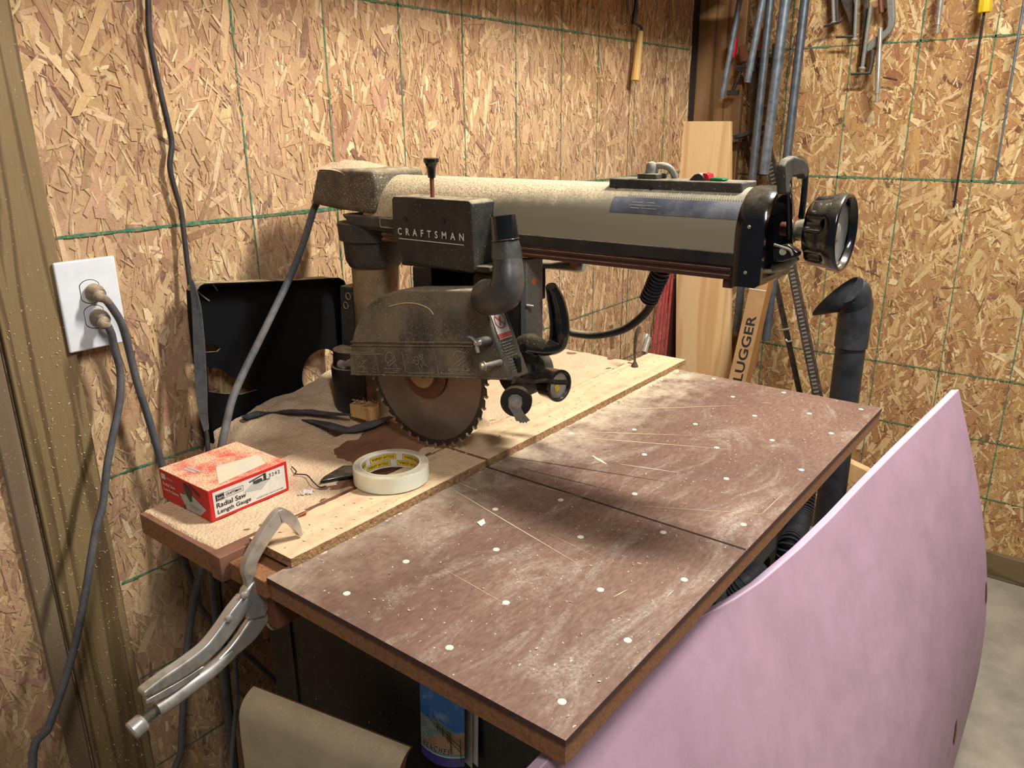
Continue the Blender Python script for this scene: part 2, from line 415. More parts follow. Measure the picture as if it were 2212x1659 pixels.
def hexcol(c): return s2l(c)
def strand_wall(name, material, u0, u1, v0, v1, place, palette, n_big, n_small, tilt, seed, lines, seams):
    """strand board: a sheet covered by pressed wood strands, each a thin polygon with its own colour"""
    rnd = random.Random(seed)
    verts, faces, cols, uvs, mids = [], [], [], [], []
    def addp(pts, dn, col, uv, mi):
        b = len(verts)
        for (u, v), d in zip(pts, dn): verts.append(place(u, v, d))
        faces.append(list(range(b, b+len(pts)))); mids.append(mi)
        cols.extend([col]*len(pts)); uvs.extend(uv)
    addp([(u0, v0), (u1, v0), (u1, v1), (u0, v1)], [0]*4, palette[2][0], [(0, 0)]*4, 0)
    wsum = [p[1] for p in palette]
    for i in range(n_big+n_small):
        big = i < n_big
        if big: L = min(0.13, rnd.lognormvariate(math.log(0.050), 0.5)); w = min(0.028, rnd.lognormvariate(math.log(0.0085), 0.55))
        else: L = rnd.uniform(0.008, 0.032); w = rnd.uniform(0.0015, 0.006)
        cu = rnd.uniform(u0, u1); cv = rnd.uniform(v0, v1)
        a = rnd.gauss(0, tilt) if rnd.random() < 0.8 else rnd.uniform(-1.5, 1.5)
        dx, dy = math.sin(a), math.cos(a)
        px, py = dy, -dx
        j = lambda s: rnd.uniform(-s, s)
        loc = [(-L/2+j(L*.08), -w/2), (-L*.1, -w/2+j(w*.15)), (L/2+j(L*.12), -w/2*rnd.uniform(.3, 1)), (L/2+j(L*.08), w/2*rnd.uniform(.3, 1)), (L*.15, w/2+j(w*.15)), (-L/2+j(L*.12), w/2*rnd.uniform(.4, 1))]
        pts = [(min(max(cu+dx*x+px*y, u0), u1), min(max(cv+dy*x+py*y, v0), v1)) for x, y in loc]
        d0 = rnd.uniform(0.0002, 0.0016)+(0 if big else 0.0004); t1 = rnd.uniform(-.0006, .0006); t2 = rnd.uniform(-.0005, .0005)
        dn = [max(0.0001, d0+t1*x/L+t2*y/w) for x, y in loc]
        c = rnd.choices(palette, wsum)[0][0]; s = rnd.uniform(0.85, 1.14)
        col = (c[0]*s, c[1]*s*rnd.uniform(.96, 1.04), c[2]*s*rnd.uniform(.92, 1.08), 1)
        off = rnd.uniform(0, 50)
        addp(pts, dn, col, [(x+off, y+off) for x, y in loc], 0)
    for (a, b, w) in lines:                       # green chalk lines snapped on the sheet
        n = max(2, int(math.hypot(b[0]-a[0], b[1]-a[1])/0.03))
        d = ((b[0]-a[0])/n, (b[1]-a[1])/n); ln = math.hypot(*d); q = (-d[1]/ln, d[0]/ln); ww = [w*rnd.uniform(.5, 1.3) for _ in range(n+1)]
        for k in range(n):
            p = (a[0]+d[0]*k, a[1]+d[1]*k); r = (p[0]+d[0], p[1]+d[1])
            addp([(p[0]-q[0]*ww[k]/2, p[1]-q[1]*ww[k]/2), (r[0]-q[0]*ww[k+1]/2, r[1]-q[1]*ww[k+1]/2), (r[0]+q[0]*ww[k+1]/2, r[1]+q[1]*ww[k+1]/2), (p[0]+q[0]*ww[k]/2, p[1]+q[1]*ww[k]/2)], [0.0024]*4, (0, .3, .2, 1), [(0, 0)]*4, 1)
    for (a, b, w) in seams:
        addp([(a[0]-w/2, a[1]), (a[0]+w/2, a[1]), (b[0]+w/2, b[1]), (b[0]-w/2, b[1])], [0.0026]*4, (0, 0, 0, 1), [(0, 0)]*4, 2)
    me = bpy.data.meshes.new(name); me.from_pydata(verts, [], faces)
    at = me.color_attributes.new('strand', 'FLOAT_COLOR', 'CORNER')
    flatc = [x for c in cols for x in c]; at.data.foreach_set('color', flatc)
    ul = me.uv_layers.new(name='UVMap'); ul.data.foreach_set('uv', [x for c in uvs for x in c])
    me.polygons.foreach_set('material_index', mids)
    for k in (material, 'marker', 'seam'): me.materials.append(M[k])
    o = bpy.data.objects.new(name, me); COL.objects.link(o)
    return o
pl = [(hexcol((210, 172, 124)), 5), (hexcol((200, 160, 114)), 6), (hexcol((186, 146, 104)), 4), (hexcol((222, 190, 140)), 4), (hexcol((160, 116, 84)), 2.2), (hexcol((236, 210, 160)), 1.6), (hexcol((126, 86, 68)), 0.8), (hexcol((190, 142, 112)), 2.2)]
pr = [(hexcol((214, 174, 118)), 5), (hexcol((198, 152, 98)), 5), (hexcol((184, 134, 88)), 3.5), (hexcol((228, 194, 136)), 5), (hexcol((160, 104, 70)), 2.2), (hexcol((242, 216, 162)), 2.8), (hexcol((118, 76, 52)), 0.9), (hexcol((196, 152, 86)), 2.0)]
GL = []
for y in (0.381, 0.572, 0.762, 0.953, 1.143, 1.334, 1.51, 1.715, 1.905): GL.append(((y, -0.85), (y, 0.95), 0.0028))
for z, w in ((0.342, 0.006), (-0.041, 0.004), (-0.232, 0.004), (0.72, 0.004), (-0.423, 0.003), (-0.614, 0.003)): GL.append(((0.052, z), (2.06, z+0.004), w))
wl = strand_wall('wall_left', 'osb_left', -0.75, 2.075, FZ, 1.0, lambda u, v, d: (WX+d, u, v), pl, 15000, 24000, 0.40, 3, GL, [((1.684, FZ), (1.684, 1.0), 0.002)])
struct(wl)
GR = []
for x in (-0.640, -0.455, -0.270, -0.085, 0.100, 0.29, 0.475, 0.66): GR.append(((x, -0.78), (x, 0.98), 0.0035))
for z, w in ((0.712, 0.0045), (0.333, 0.007), (-0.232, 0.004), (-0.427, 0.004), (-0.61, 0.003)): GR.append(((-0.93, z+0.004), (0.95, z-0.004), w))
wr = strand_wall('wall_right', 'osb_right', -1.05, 0.95, FZ, 1.0, lambda u, v, d: (u, WY-d, v), pr, 9500, 14000, 0.60, 9, GR, [])
struct(wr)
# solid backing behind both sheets so that no light leaks through
MB().box((WX-0.05, -0.75, FZ), (WX-0.0005, 2.075, 1.0)).build('trim_1', 'darkboard', smooth=False)['kind'] = 'structure'
MB().box((-1.3, WY+0.0005, FZ), (0.95, WY+0.05, 1.0)).build('trim_2', 'darkboard', smooth=False)['kind'] = 'structure'
struct(MB().box((-0.99, 2.080, FZ), (-0.933, 2.128, 1.0)).build('corner_gap_shade', 'seam', smooth=False))  # black strip added in the corner gap, painting the shade of the open joint
# treated post and the trim strip beside it, standing proud of the left sheet
struct(MB().box((WX+0.002, -0.048, FZ), (WX+0.017, 0.044, 1.0)).build('trim_3', 'treated', bevel=0.002))
struct(MB().box((WX+0.002, -0.082, FZ), (WX+0.010, -0.050, 1.0)).build('trim_4', 'treated2', bevel=0.004))
# bottom plate of the right wall
struct(MB().box((-0.9, WY-0.022, FZ), (0.95, WY-0.001, FZ+0.083)).build('baseboard_right', 'plate', bevel=0.002))
# loft shelf fixed high on the left wall, above the photograph's frame: it shades the top of the sheet
mb = MB()
mb.prism([(WX+0.003, -0.6, 0.900), (-0.620, -0.6, 0.900), (-0.620, 1.975, 0.900), (-0.795, 1.975, 0.900), (-0.795, 2.07, 0.900), (WX+0.003, 2.07, 0.900)], (0, 0, .025))
tag(mb.build('wall_shelf', 'pine', smooth=False), 'pine shelf fixed high on the left strand board wall above the saw', 'shelf')

# dark stained board in the corner
tag(MB().box((-0.968, 2.135, FZ), (-0.775, 2.160, 1.0)).build('corner_board', 'darkboard', bevel=0.002), 'dark stained wide board standing upright in the room corner behind the pipes', 'board')

# ------------------------------------------------------------------ saw table
saw = thing('radial_arm_saw', 'black and beige radial arm saw with dusty blade guard over a brown table', 'saw', (-0.40, 0.5, FZ))
# front board: hardboard face over a particle core
mb = MB()
mb.m(5).box((-0.413, 0.0, -0.0065), (0.0, 1.016, 0.0))
mb.bm.normal_update()
for f in mb.bm.faces:
    if f.calc_center_median().z > -0.001: f.material_index = 0
mb.m(1).box((-0.413, 0.002, -0.0285), (-0.0015, 1.014, -0.0065))
mb.m(2)
for p in [(-0.0287, 0.0366, 0.0000), (-0.1601, 0.0326, 0.0000), (-0.0264, 0.1488, 0.0000), (-0.1633, 0.1264, 0.0000), (-0.3144, 0.0342, 0.0000), (-0.0955, 0.2089, 0.0000), (-0.0310, 0.2833, 0.0000), (-0.3101, 0.1212, 0.0000), (-0.2423, 0.2071, 0.0000), (-0.1774, 0.2942, 0.0000), (-0.1005, 0.3668, 0.0000), (-0.0283, 0.4469, 0.0000), (-0.3099, 0.2885, 0.0000), (-0.2554, 0.3638, 0.0000), (-0.1834, 0.4410, 0.0000), (-0.1020, 0.5643, -0.0000), (-0.0257, 0.6596, 0.0000), (-0.2399, 0.5716, 0.0000), (-0.1615, 0.6647, 0.0000), (-0.3822, 0.5779, 0.0000), (-0.3055, 0.6558, 0.0000), (-0.2343, 0.7411, 0.0000), (-0.1023, 0.7475, 0.0000), (-0.0350, 0.8354, 0.0000), (-0.1685, 0.8409, 0.0000), (-0.0955, 0.9095, 0.0000), (-0.0283, 0.9862, 0.0000), (-0.2404, 0.9158, 0.0000), (-0.1722, 0.9965, 0.0000), (-0.3162, 0.9998, 0.0000)]:
    mb.lathe([(0.0, 0.0042), (0.0003, 0.0040)], p, (0, 0, 1), 14)
def cut(mb, a, b, w, lift=0.0004):
    a = V(a); b = V(b); d = (b-a).normalized(); q = V((-d.y, d.x, 0))*w/2; up = V((0, 0, lift))
    m1 = (a+b)/2
    mb.poly([a-q*.4+up, m1-q+up, b-q*.3+up, b+q*.3+up, m1+q+up, a+q*.4+up])
mb.m(3)
for a, b, w in [((-0.4232, 0.6825, 0.0000), (-0.2173, 0.8714, -0.0000), .0022), ((-0.4087, 0.5713, 0.0000), (-0.2159, 0.6883, 0.0000), .0018), ((-0.3968, 0.5541, -0.0000), (-0.1426, 0.6694, 0.0000), .0018), ((-0.4109, 0.3023, -0.0000), (-0.1491, 0.2400, 0.0000), .0018), ((-0.2510, 0.5169, 0.0000), (-0.1637, 0.5422, 0.0000), .0018), ((-0.1552, 0.4147, 0.0000), (-0.0202, 0.4877, -0.0000), .0008), ((-0.0202, 0.4877, -0.0000), (-0.0192, 0.5621, 0.0000), .0008), ((-0.0306, 0.2399, 0.0000), (-0.0303, 0.2558, 0.0000), .0012), ((-0.3379, 0.3762, 0.0000), (-0.2344, 0.3884, 0.0000), .0008), ((-0.4106, 0.3219, 0.0000), (-0.3665, 0.3167, 0.0000), .002), ((-0.3018, 0.5187, -0.0000), (-0.2678, 0.5043, 0.0000), .006), ((-0.0766, 0.2051, 0.0000), (-0.0714, 0.2271, 0.0000), .0014), ((-0.1843, 0.9147, -0.0000), (-0.1677, 0.9237, 0.0000), .0014), ((-0.2184, 0.2781, 0.0000), (-0.1272, 0.2631, 0.0000), .0006), ((-0.2620, 0.1358, 0.0000), (-0.1563, 0.1231, 0.0000), .0006)]: cut(mb, a, b, w)
mb.m(4)
mb.box((-0.413, 0.3862, -0.001), (-0.001, 0.3895, 0.00035))
cut(mb, (-0.4147, 0.4346, -0.0000), (-0.1627, 0.5033, 0.0000), 0.0016); cut(mb, (-0.3677, 0.4149, 0.0000), (-0.2083, 0.4315, 0.0000), 0.0012)
k = NT('hardboard'); st = k.noise(5, 5, 0.6, stretch=(1, 0.5, 1)); fi = k.noise(240, 3, 0.6, stretch=(1, 0.35, 1))
c = k.mix(k.ramp(st, 0.35, 0.65), s2l((112, 82, 67)), s2l((140, 108, 89))); c = k.mix(k.ramp(fi, 0.35, 0.7, 0, 0.55), c, s2l((82, 56, 45)))
sc = k.noise(9, 6, 0.75, dist=1.5, stretch=(1, 0.4, 1)); sp = k.noise(330, 3, 0.6)
c = k.mix(k.mul(k.ramp(sc, 0.50, 0.72), k.ramp(sp, 0.35, 0.75, 0.1, 0.75)), c, s2l((218, 204, 184)))
# dust swept thick beside the fence, fading towards the front edge
sx = k.n('ShaderNodeSeparateXYZ'); k.l(k.tc.outputs['Object'], sx.inputs[0])
near = k.ramp(sx.outputs[0], -0.205, -0.03, 1.0, 0.0); farY = k.ramp(sx.outputs[1], -0.40, 0.35, 0.30, 1.0)
f2 = k.mul(k.mul(near, farY), k.ramp(k.mul(k.noise(26, 6, 0.7), k.mul(near, 0.22), 'ADD'), 0.5, 0.78))
c = k.mix(k.mul(f2, 0.95), c, s2l((222, 204, 172)))
sk = k.ramp(k.noise(300, 1, 0.4), 0.77, 0.79); c = k.mix(sk, c, s2l((235, 222, 196)))
k.col(c); k.rough(0.6); k.bump(fi, 0.15, 0.0005); M['hardboard'] = k.m
M['core'] = mat('particle_core', (124, 80, 46), (152, 104, 64), 0.85, scale=260, bump=0.3)
M['hardedge'] = mat('hardboard_edge', (82, 54, 42), (62, 40, 32), 0.85, scale=200, bump=0.3)
M['plug'] = flat('filler', (232, 222, 196), 0.7)
M['scratch'] = flat('fresh_cut_wood', (226, 200, 158), 0.8)
M['kerf'] = flat('kerf_dark', (50, 32, 24), 0.9)
mb.build('front_table', ['hardboard', 'core', 'plug', 'scratch', 'kerf', 'hardedge'], saw, smooth=False, label='brown hardboard front table with pale filler dots and saw cuts')
# thin worn lip of the face board
# rear table
M['reartop'] = mat('rear_table', (110, 72, 52), (140, 98, 74), 0.6, scale=30, stretch=(1, .4, 1))
mb = MB(); mb.m(0).box((-0.683, -0.008, -0.006), (-0.512, 1.012, 0.0)); mb.m(1).box((-0.683, -0.008, -0.0285), (-0.512, 1.012, -0.006))
mb.build('rear_table', ['reartop', 'core'], saw, smooth=False)
mb = MB(); mb.m(0).box((-0.5105, -0.012, -0.030), (-0.4885, 1.012, 0.0035)); mb.build('spacer_board', ['reartop'], saw, bevel=0.001)
mb = MB(); mb.box((-0.487, -0.002, -0.0285), (-0.4145, 1.012, -0.006)); mb.build('fence_rail', ['core'], saw, bevel=0.001)
# sheet fence laid along the joint, cut through where the blade crosses
mb = MB()
def rough_board(mb, y0, y1, x0, x1, z0, z1, rnd, step=0.007):
    n = max(2, int((y1-y0)/step)); R = []
    for i in range(n+1):
        y = y0+(y1-y0)*i/n; a = rnd.uniform(-.0012, .0012); b = rnd.uniform(-.001, .001)
        R.append([V((x0+b, y, z0)), V((x1+a, y, z0)), V((x1+a*.3, y, z1)), V((x0+b, y, z1))])
    mb.rings(R)
    mb.bm.normal_update()
    for f in mb.bm.faces:
        if abs(f.normal.x) > .6 or abs(f.normal.y) > .7: f.material_index = 1
rr = random.Random(4)
rough_board(mb, 0.030, 0.3845, -0.487, -0.4055, 0.0006, 0.0125, rr); rough_board(mb, 0.3905, 1.053, -0.494, -0.4055, 0.0006, 0.0125, rr)
M['fenceedge'] = mat('fence_edge', (178, 138, 92), (132, 96, 62), 0.9, scale=160, bump=0.9, bdist=0.003, dust=0.6)
mb.build('fence', ['pine_y', 'fenceedge'], saw, smooth=False, label='pale dusty board fence with a cut where the blade crosses')
# stand under the table
mb = MB()
mb.box((-0.592, 0.125, FZ+0.001), (-0.30, 0.93, -0.032)); mb.build('stand_cabinet', 'cabinet', saw, bevel=0.004)
mb = MB(); mb.box((-0.592, 0.105, FZ+0.001), (-0.05, 0.1245, -0.0295)); mb.build('stand_side_panel', 'cabinet', saw, bevel=0.004)
mb = MB()
MB().torus((-.570, 0.1042, -0.165), (0, 1, 0), 0.011, 0.0006).build('punched_ring', 'labelgrey', saw)
mb.prism([(-0.54, 0.1045, FZ+0.01), (-0.533, 0.1045, FZ+0.01), (-0.533, 0.1045, -0.05), (-0.54, 0.1045, -0.05)], (0, -0.003, 0))
mb.build('stand_bracket', 'cabinet', saw)

# ------------------------------------------------------------------ column
CX, CY, AZ = -0.735, 0.485, 0.367
mb = MB(); mb.cyl((CX, CY, -0.03), (CX, CY, 0.335), 0.041, seg=40); mb.build('column', 'column', saw)
mb = MB(); mb.lathe([(0, 0.044), (0.012, 0.050), (0.045, 0.052), (0.046, 0.058), (0.075, 0.060)], (CX, CY, 0.262), (0, 0, 1), 40); mb.build('column_collar', 'darkcast', saw)
mb = MB(); mb.lathe([(0, 0.039), (0.020, 0.039), (0.021, 0.041), (0.10, 0.042), (0.101, 0.038), (0.13, 0.036)], (-0.7735, 0.4545, -0.018), (0, 0, 1), 36); mb.build('column_boot', 'black', saw)
mb = MB(); mb.prism([(-0.8050, 0.4600, 0.2218), (-0.7506, 0.4600, 0.2245), (-0.7550, 0.4600, 0.1582), (-0.7749, 0.4600, 0.0146), (-0.8187, 0.4600, 0.0056)], (0, 0.03, 0))
for q in ((-0.7820, 0.4590, 0.2053), (-0.7902, 0.4590, 0.1875)): MB().torus(q, (0, 1, 0), 0.006, 0.0008).build('support_hole', 'labelgrey', saw)
mb.build('column_support', 'darkcast', saw, bevel=0.003)
# rear arm cover
mb = MB()
L0 = [(-0.7980, 0.4250, 0.4267), (-0.6619, 0.4250, 0.4274), (-0.6546, 0.4250, 0.4036), (-0.6686, 0.4250, 0.3570), (-0.7623, 0.4250, 0.3610), (-0.8247, 0.4250, 0.3672)]
mb.prism(L0, (0, 0.115, 0)); mb.build('arm_rear_cover', 'cast', saw, bevel=0.009, seg=4)
mb = MB(); mb.prism([(-0.7550, 0.4300, 0.3534), (-0.6242, 0.4300, 0.3548), (-0.6259, 0.4300, 0.3330), (-0.7248, 0.4300, 0.3324)], (0, 0.10, 0)); mb.build('arm_yoke_casting', 'darkcast', saw, bevel=0.006, seg=3)
mb = MB(); lines2(mb, [(0, .0, .03, 0), (0, 0, 0, .014), (0, .014, .03, .014)], (-0.6547, 0.4295, 0.3385), (1, 0, 0), (0, 0, 1), 0.002); mb.build('casting_mark', 'labelgrey', saw, smooth=False)

# ------------------------------------------------------------------ arm
def arch(x, cy, hw, zc, zb, n=20, sc=1.0):
    p = [V((x, cy-hw*sc, zb)), ]
    for i in range(n+1):
        a = math.pi-math.pi*i/n; p.append(V((x, cy+hw*sc*math.cos(a), zc+hw*sc*math.sin(a))))
    p.append(V((x, cy+hw*sc, zb))); return p
AY, HW = 0.485, 0.050
mb = MB()
# the tube: beige with the printed scale plate as its own material band
def armband(mb, x0, x1, a0, a1, mi, lift=0.0, n=24):
    mb.m(mi); R = []
    prev = None
    for i in range(n+1):
        a = math.radians(a0+(a1-a0)*i/n); y = AY-(HW+lift)*math.cos(a); z = AZ+(HW+lift)*math.sin(a)
        cur = (mb.bm.verts.new((x0, y, z)), mb.bm.verts.new((x1, y, z)))
        if prev: mb.face([prev[0], prev[1], cur[1], cur[0]])
        prev = cur
armsecs = [arch(x, AY, HW, AZ, 0.346) for x in (-0.70, -0.062)]
mb.m(0).rings(armsecs)
o = mb.build('arm', ['arm'], saw, label='beige sawdust covered arm tube')
mb = MB(); armband(mb, -0.235, -0.0625, 19, 44, 0, 0.0006)
mb.bm.normal_update(); mb.build('scale_plate', 'armlabel', saw, recalc=False, label='blue grey printed scale plate')
mb = MB()
for i in range(46):
    x = -0.215+i*0.0033
    a0, a1 = (47, 55)
    armband(mb, x, x+0.0012, a0, a1+(2 if i % 5 == 0 else 0), 0, 0.0009, 3)
mb.build('scale_marks', 'labelgrey', saw, smooth=False)
mb = MB(); 
lab = V((-0.21, AY-(HW+.0012)*math.cos(math.radians(31)), AZ+(HW+.0012)*math.sin(math.radians(31)))); up38 = V((0, math.sin(math.radians(31)), math.cos(math.radians(31))))
lines2(mb, [(0, 0, .045, 0), (.004, .004, .02, .004), (.024, .004, .036, .004), (.004, -.004, .016, -.004), (.02, -.004, .04, -.004)], lab, (1, 0, 0), up38, 0.0009); mb.build('scale_print', 'labelgrey', saw, smooth=False)
# underside rail and reddish channel
mb = MB(); mb.box((-0.69, AY-HW-0.001, 0.330), (-0.060, AY+HW+0.001, 0.3465)); mb.build('arm_rail', 'black', saw, bevel=0.002)
mb = MB(); mb.box((-0.66, AY-HW+0.002, 0.3135), (-0.062, AY+HW-0.002, 0.330)); mb.box((-0.66, AY-HW-0.0005, 0.3235), (-0.068, AY-HW+0.004, 0.3275)); mb.box((-0.66, AY-HW-0.0005, 0.3150), (-0.068, AY-HW+0.004, 0.3195))
mb.build('arm_channel', 'rail', saw, bevel=0.001)
# end cap
mb = MB(); secs = []
for x, s_, zb in ((-0.064, 1.03, 0.309), (-0.060, 1.06, 0.308), (-0.036, 1.06, 0.308), (-0.031, 1.0, 0.312)): secs.append(arch(x, AY, HW, AZ, zb, sc=s_))
mb.rings(secs, cap1=False); mb.rings([arch(-0.031, AY, HW, AZ, 0.312, sc=1.0), arch(-0.031, AY, HW, AZ, 0.318, sc=.86), arch(-0.052, AY, HW, AZ, 0.318, sc=.86)], cap0=False)
mb.build('arm_end_cap', 'gloss', saw, angle=50)
for z in (.377, .325): MB().ball((-0.048, AY-HW*1.06-.0002, z), 0.0022, (1, .5, 1)).build('cap_screw', 'bolt', saw)
mb = MB(); mb.box((-0.078, AY-.045, 0.303), (-0.066, AY-.02, 0.313)); mb.build('stop_bumper', 'rail', saw, bevel=0.001)
# bracket under the crank
mb = MB(); mb.prism([(-0.0273, 0.4500, 0.3533), (-0.0093, 0.4500, 0.3589), (0.0046, 0.4500, 0.3507), (0.0037, 0.4500, 0.3449), (-0.0125, 0.4500, 0.3382), (-0.0242, 0.4500, 0.3377)], (0, 0.012, 0)); mb.build('crank_bracket', 'gloss', saw, bevel=0.002)
mb = MB(); mb.cyl((-0.0131, 0.4500, 0.3497), (-0.0119, 0.4465, 0.3503), 0.004); mb.build('bracket_pin', 'bolt', saw)
mb = MB(); mb.tube([(-0.0229, 0.4470, 0.3577), (-0.0131, 0.4470, 0.3553), (-0.0045, 0.4470, 0.3529), (-0.0007, 0.4470, 0.3470)], 0.0015, smooth=4); mb.tube([(-0.0306, 0.4700, 0.3262), (-0.0136, 0.4700, 0.3322), (-0.0028, 0.4700, 0.3418)], 0.004, smooth=4); mb.build('bracket_spring', 'labelgrey', saw)
# lock lever: a black loop
mb = MB()
lv = [(-0.0140, 0.4788, 0.3375), (-0.0140, 0.4692, 0.3706), (-0.0140, 0.4569, 0.4077), (-0.0140, 0.4481, 0.4332), (-0.0140, 0.4479, 0.4441), (-0.0140, 0.4671, 0.4493), (-0.0140, 0.4930, 0.4453), (-0.0140, 0.5027, 0.4347), (-0.0140, 0.5060, 0.4095), (-0.0140, 0.5046, 0.3831), (-0.0140, 0.5016, 0.3564)]
mb.tube(lv, [0.0036]*11, smooth=4, seg=10, flat=(1.6, 1.0)); 
mb.build('lock_lever', 'gloss', saw)
mb = MB(); mb.prism([(-0.0100, 0.4305, 0.4147), (-0.0100, 0.4208, 0.4443), (-0.0100, 0.4287, 0.4511), (-0.0100, 0.4509, 0.4543), (-0.0100, 0.4790, 0.4514), (-0.0100, 0.4983, 0.4452), (-0.0100, 0.5020, 0.4292), (-0.0100, 0.4931, 0.4271), (-0.0100, 0.4837, 0.4316), (-0.0100, 0.4532, 0.4316), (-0.0100, 0.4444, 0.4266), (-0.0100, 0.4482, 0.4135)], (-0.010, 0, 0)); mb.build('lever_grip', 'darkcast', saw, bevel=0.003, seg=3)
# crank shaft and hand wheel
KC = V((0.0, 0.487, 0.371))
mb = MB(); mb.lathe([(0, .008), (.012, .008), (.0125, .0145), (.016, .015), (.017, .010)], KC+V((-0.030, 0, 0)), (1, 0, 0), 28); mb.build('crank_washer', 'rust', saw)
mb = MB(); mb.lathe([(0, .0105), (.007, .0125), (.016, .0115), (.018, .008)], KC+V((-0.0125, 0, 0)), (1, 0, 0), 28); mb.build('crank_collar', 'bolt', saw)
mb = MB(); R = []; seg = 72
def lob(r, a, depth):
    c = math.cos(a*6); return r-depth*max(0, c)**3
for h, r, dp in ((0.000, 0.030, 0.0), (0.001, 0.0345, 0.006), (0.004, 0.0385, 0.009), (0.018, 0.0400, 0.009), (0.024, 0.0410, 0.004), (0.027, 0.0430, 0), (0.037, 0.0440, 0), (0.0395, 0.0430, 0), (0.0400, 0.0405, 0), (0.0385, 0.0385, 0), (0.032, 0.0370, 0)):
    R.append([KC+V((h+.004, lob(r, 2*math.pi*i/seg+.3, dp)*math.cos(2*math.pi*i/seg), lob(r, 2*math.pi*i/seg+.3, dp)*math.sin(2*math.pi*i/seg))) for i in range(seg)])
mb.rings(R, True, False); mb.build('hand_wheel', 'gloss', saw, angle=60, label='large glossy black fluted hand wheel')
mb = MB(); mb.lathe([(0.0, .0385), (0.002, .0372), (0.0015, .028), (0.0, .012), (.003, .009), (.004, 0.0)], KC+V((.032, 0, 0)), (1, 0, 0), 40, cap0=False); mb.build('wheel_dial', 'silver', saw)

# switch box on the arm
mb = MB(); SB = [(-0.2583, 0.4630, 0.4133), (-0.0702, 0.4630, 0.4122), (-0.0500, 0.4630, 0.4270), (-0.0694, 0.4630, 0.4295), (-0.2511, 0.4630, 0.4287), (-0.2586, 0.4630, 0.4250)]
x0, x1 = -0.252, -0.072
mb.prism([(x0, .462, .405), (x1, .462, .405), (x1, .462, .4235), (x0, .462, .4235)], (0, .046, 0)); mb.build('switch_box', 'darkcast', saw, bevel=0.002)
for q in ((-.240, .4616, .412), (-.190, .4616, .412)): MB().cyl(q, (q[0], .4606, q[2]), .0018).build('switch_box_screw', 'ink', saw)
mb = MB(); mb.prism([(-.144, .470, .4235), (-.122, .470, .4235), (-.126, .470, .430), (-.131, .470, .4325), (-.137, .470, .4305)], (0, .022, 0)); mb.build('switch_guard', 'black', saw, bevel=0.001)
mb = MB(); mb.prism([(-.1265, .472, .4238), (-.118, .472, .4238), (-.120, .472, .4315), (-.127, .472, .4325)], (0, .016, 0)); mb.build('off_switch', 'redsw', saw, bevel=0.0008)
mb = MB(); mb.prism([(-.1175, .470, .4238), (-.101, .470, .4238), (-.098, .470, .4252), (-.101, .470, .4268), (-.1165, .470, .4272)], (0, .016, 0)); mb.build('on_switch', 'green', saw, bevel=0.0008)
mb = MB(); mb.box((-.214, .468, .4235), (-.187, .498, .4300)); mb.build('cable_gland', 'darkcast', saw, bevel=0.0012)
mb = MB(); mb.lathe([(0, .0085), (.003, .0080), (.006, .0078), (.010, .0075), (.0135, .0052), (.015, .001)], (-.202, .483, .4295), (0, 0, 1), 20); mb.tube([(-.202, .484, .438), (-.190, .487, .4395), (-.182, .492, .4365), (-.178, .498, .428), (-.177, .502, .415)], .0042, smooth=5); mb.build('gland_elbow', 'steelgrey', saw)
# label plate lines on the arm side, near the column
# ------------------------------------------------------------------ carriage and motor cover
mb = MB()
CF = [(-0.5768, 0.3850, 0.3851), (-0.5713, 0.3850, 0.3927), (-0.5517, 0.3850, 0.3962), (-0.3961, 0.3850, 0.3951), (-0.3914, 0.3850, 0.3917), (-0.3932, 0.3850, 0.3157), (-0.3985, 0.3850, 0.3037), (-0.5695, 0.3850, 0.3027), (-0.5796, 0.3850, 0.3270)]
mb.prism([(-0.578, .388, .3925), (-0.431, .388, .3920), (-0.426, .390, .388), (-0.4235, .390, .296), (-0.4265, .388, .2935), (-0.560, .388, .2965), (-0.566, .388, .2990), (-0.5835, .388, .340), (-0.582, .388, .388)], (0, 0.050, 0))
mb.build('carriage_cover', 'cover', saw, bevel=0.004, seg=3, label='black carriage cover with pale brand lettering')
mb = MB()
mb.add_mesh(glyphs('CRAFTSMAN', 0.132, 0.0105, (-0.572, .3878, .3365), (1, 0, 0), (0, 0, 1), 0.0002, spacing=2.1, bold=.022))
lines2(mb, [(0, 0, .130, 0)], (-0.5705, .3878, .3310), (1, 0, 0), (0, 0, 1), 0.0012)
mb.build('lettering', 'label', saw, smooth=False)
for q in ((-.555, .3876, .359), (-.480, .3876, .362)):
    MB().cyl(q, (q[0], .3872, q[2]), .0040).build('cover_hole', 'ink', saw)
# lock pin with mushroom knob, standing on the cover
mb = MB(); mb.cyl((-0.5130, .404, .385), (-0.5130, .404, .424), .0032); mb.build('lock_rod', 'rust', saw)
mb = MB(); mb.lathe([(0, .0055), (.014, .0068), (.020, .0095), (.0215, .0112), (.0260, .0115), (.0275, .0100)], (-0.5130, .404, .420), (0, 0, 1), 28); mb.build('lock_knob', 'gloss', saw)
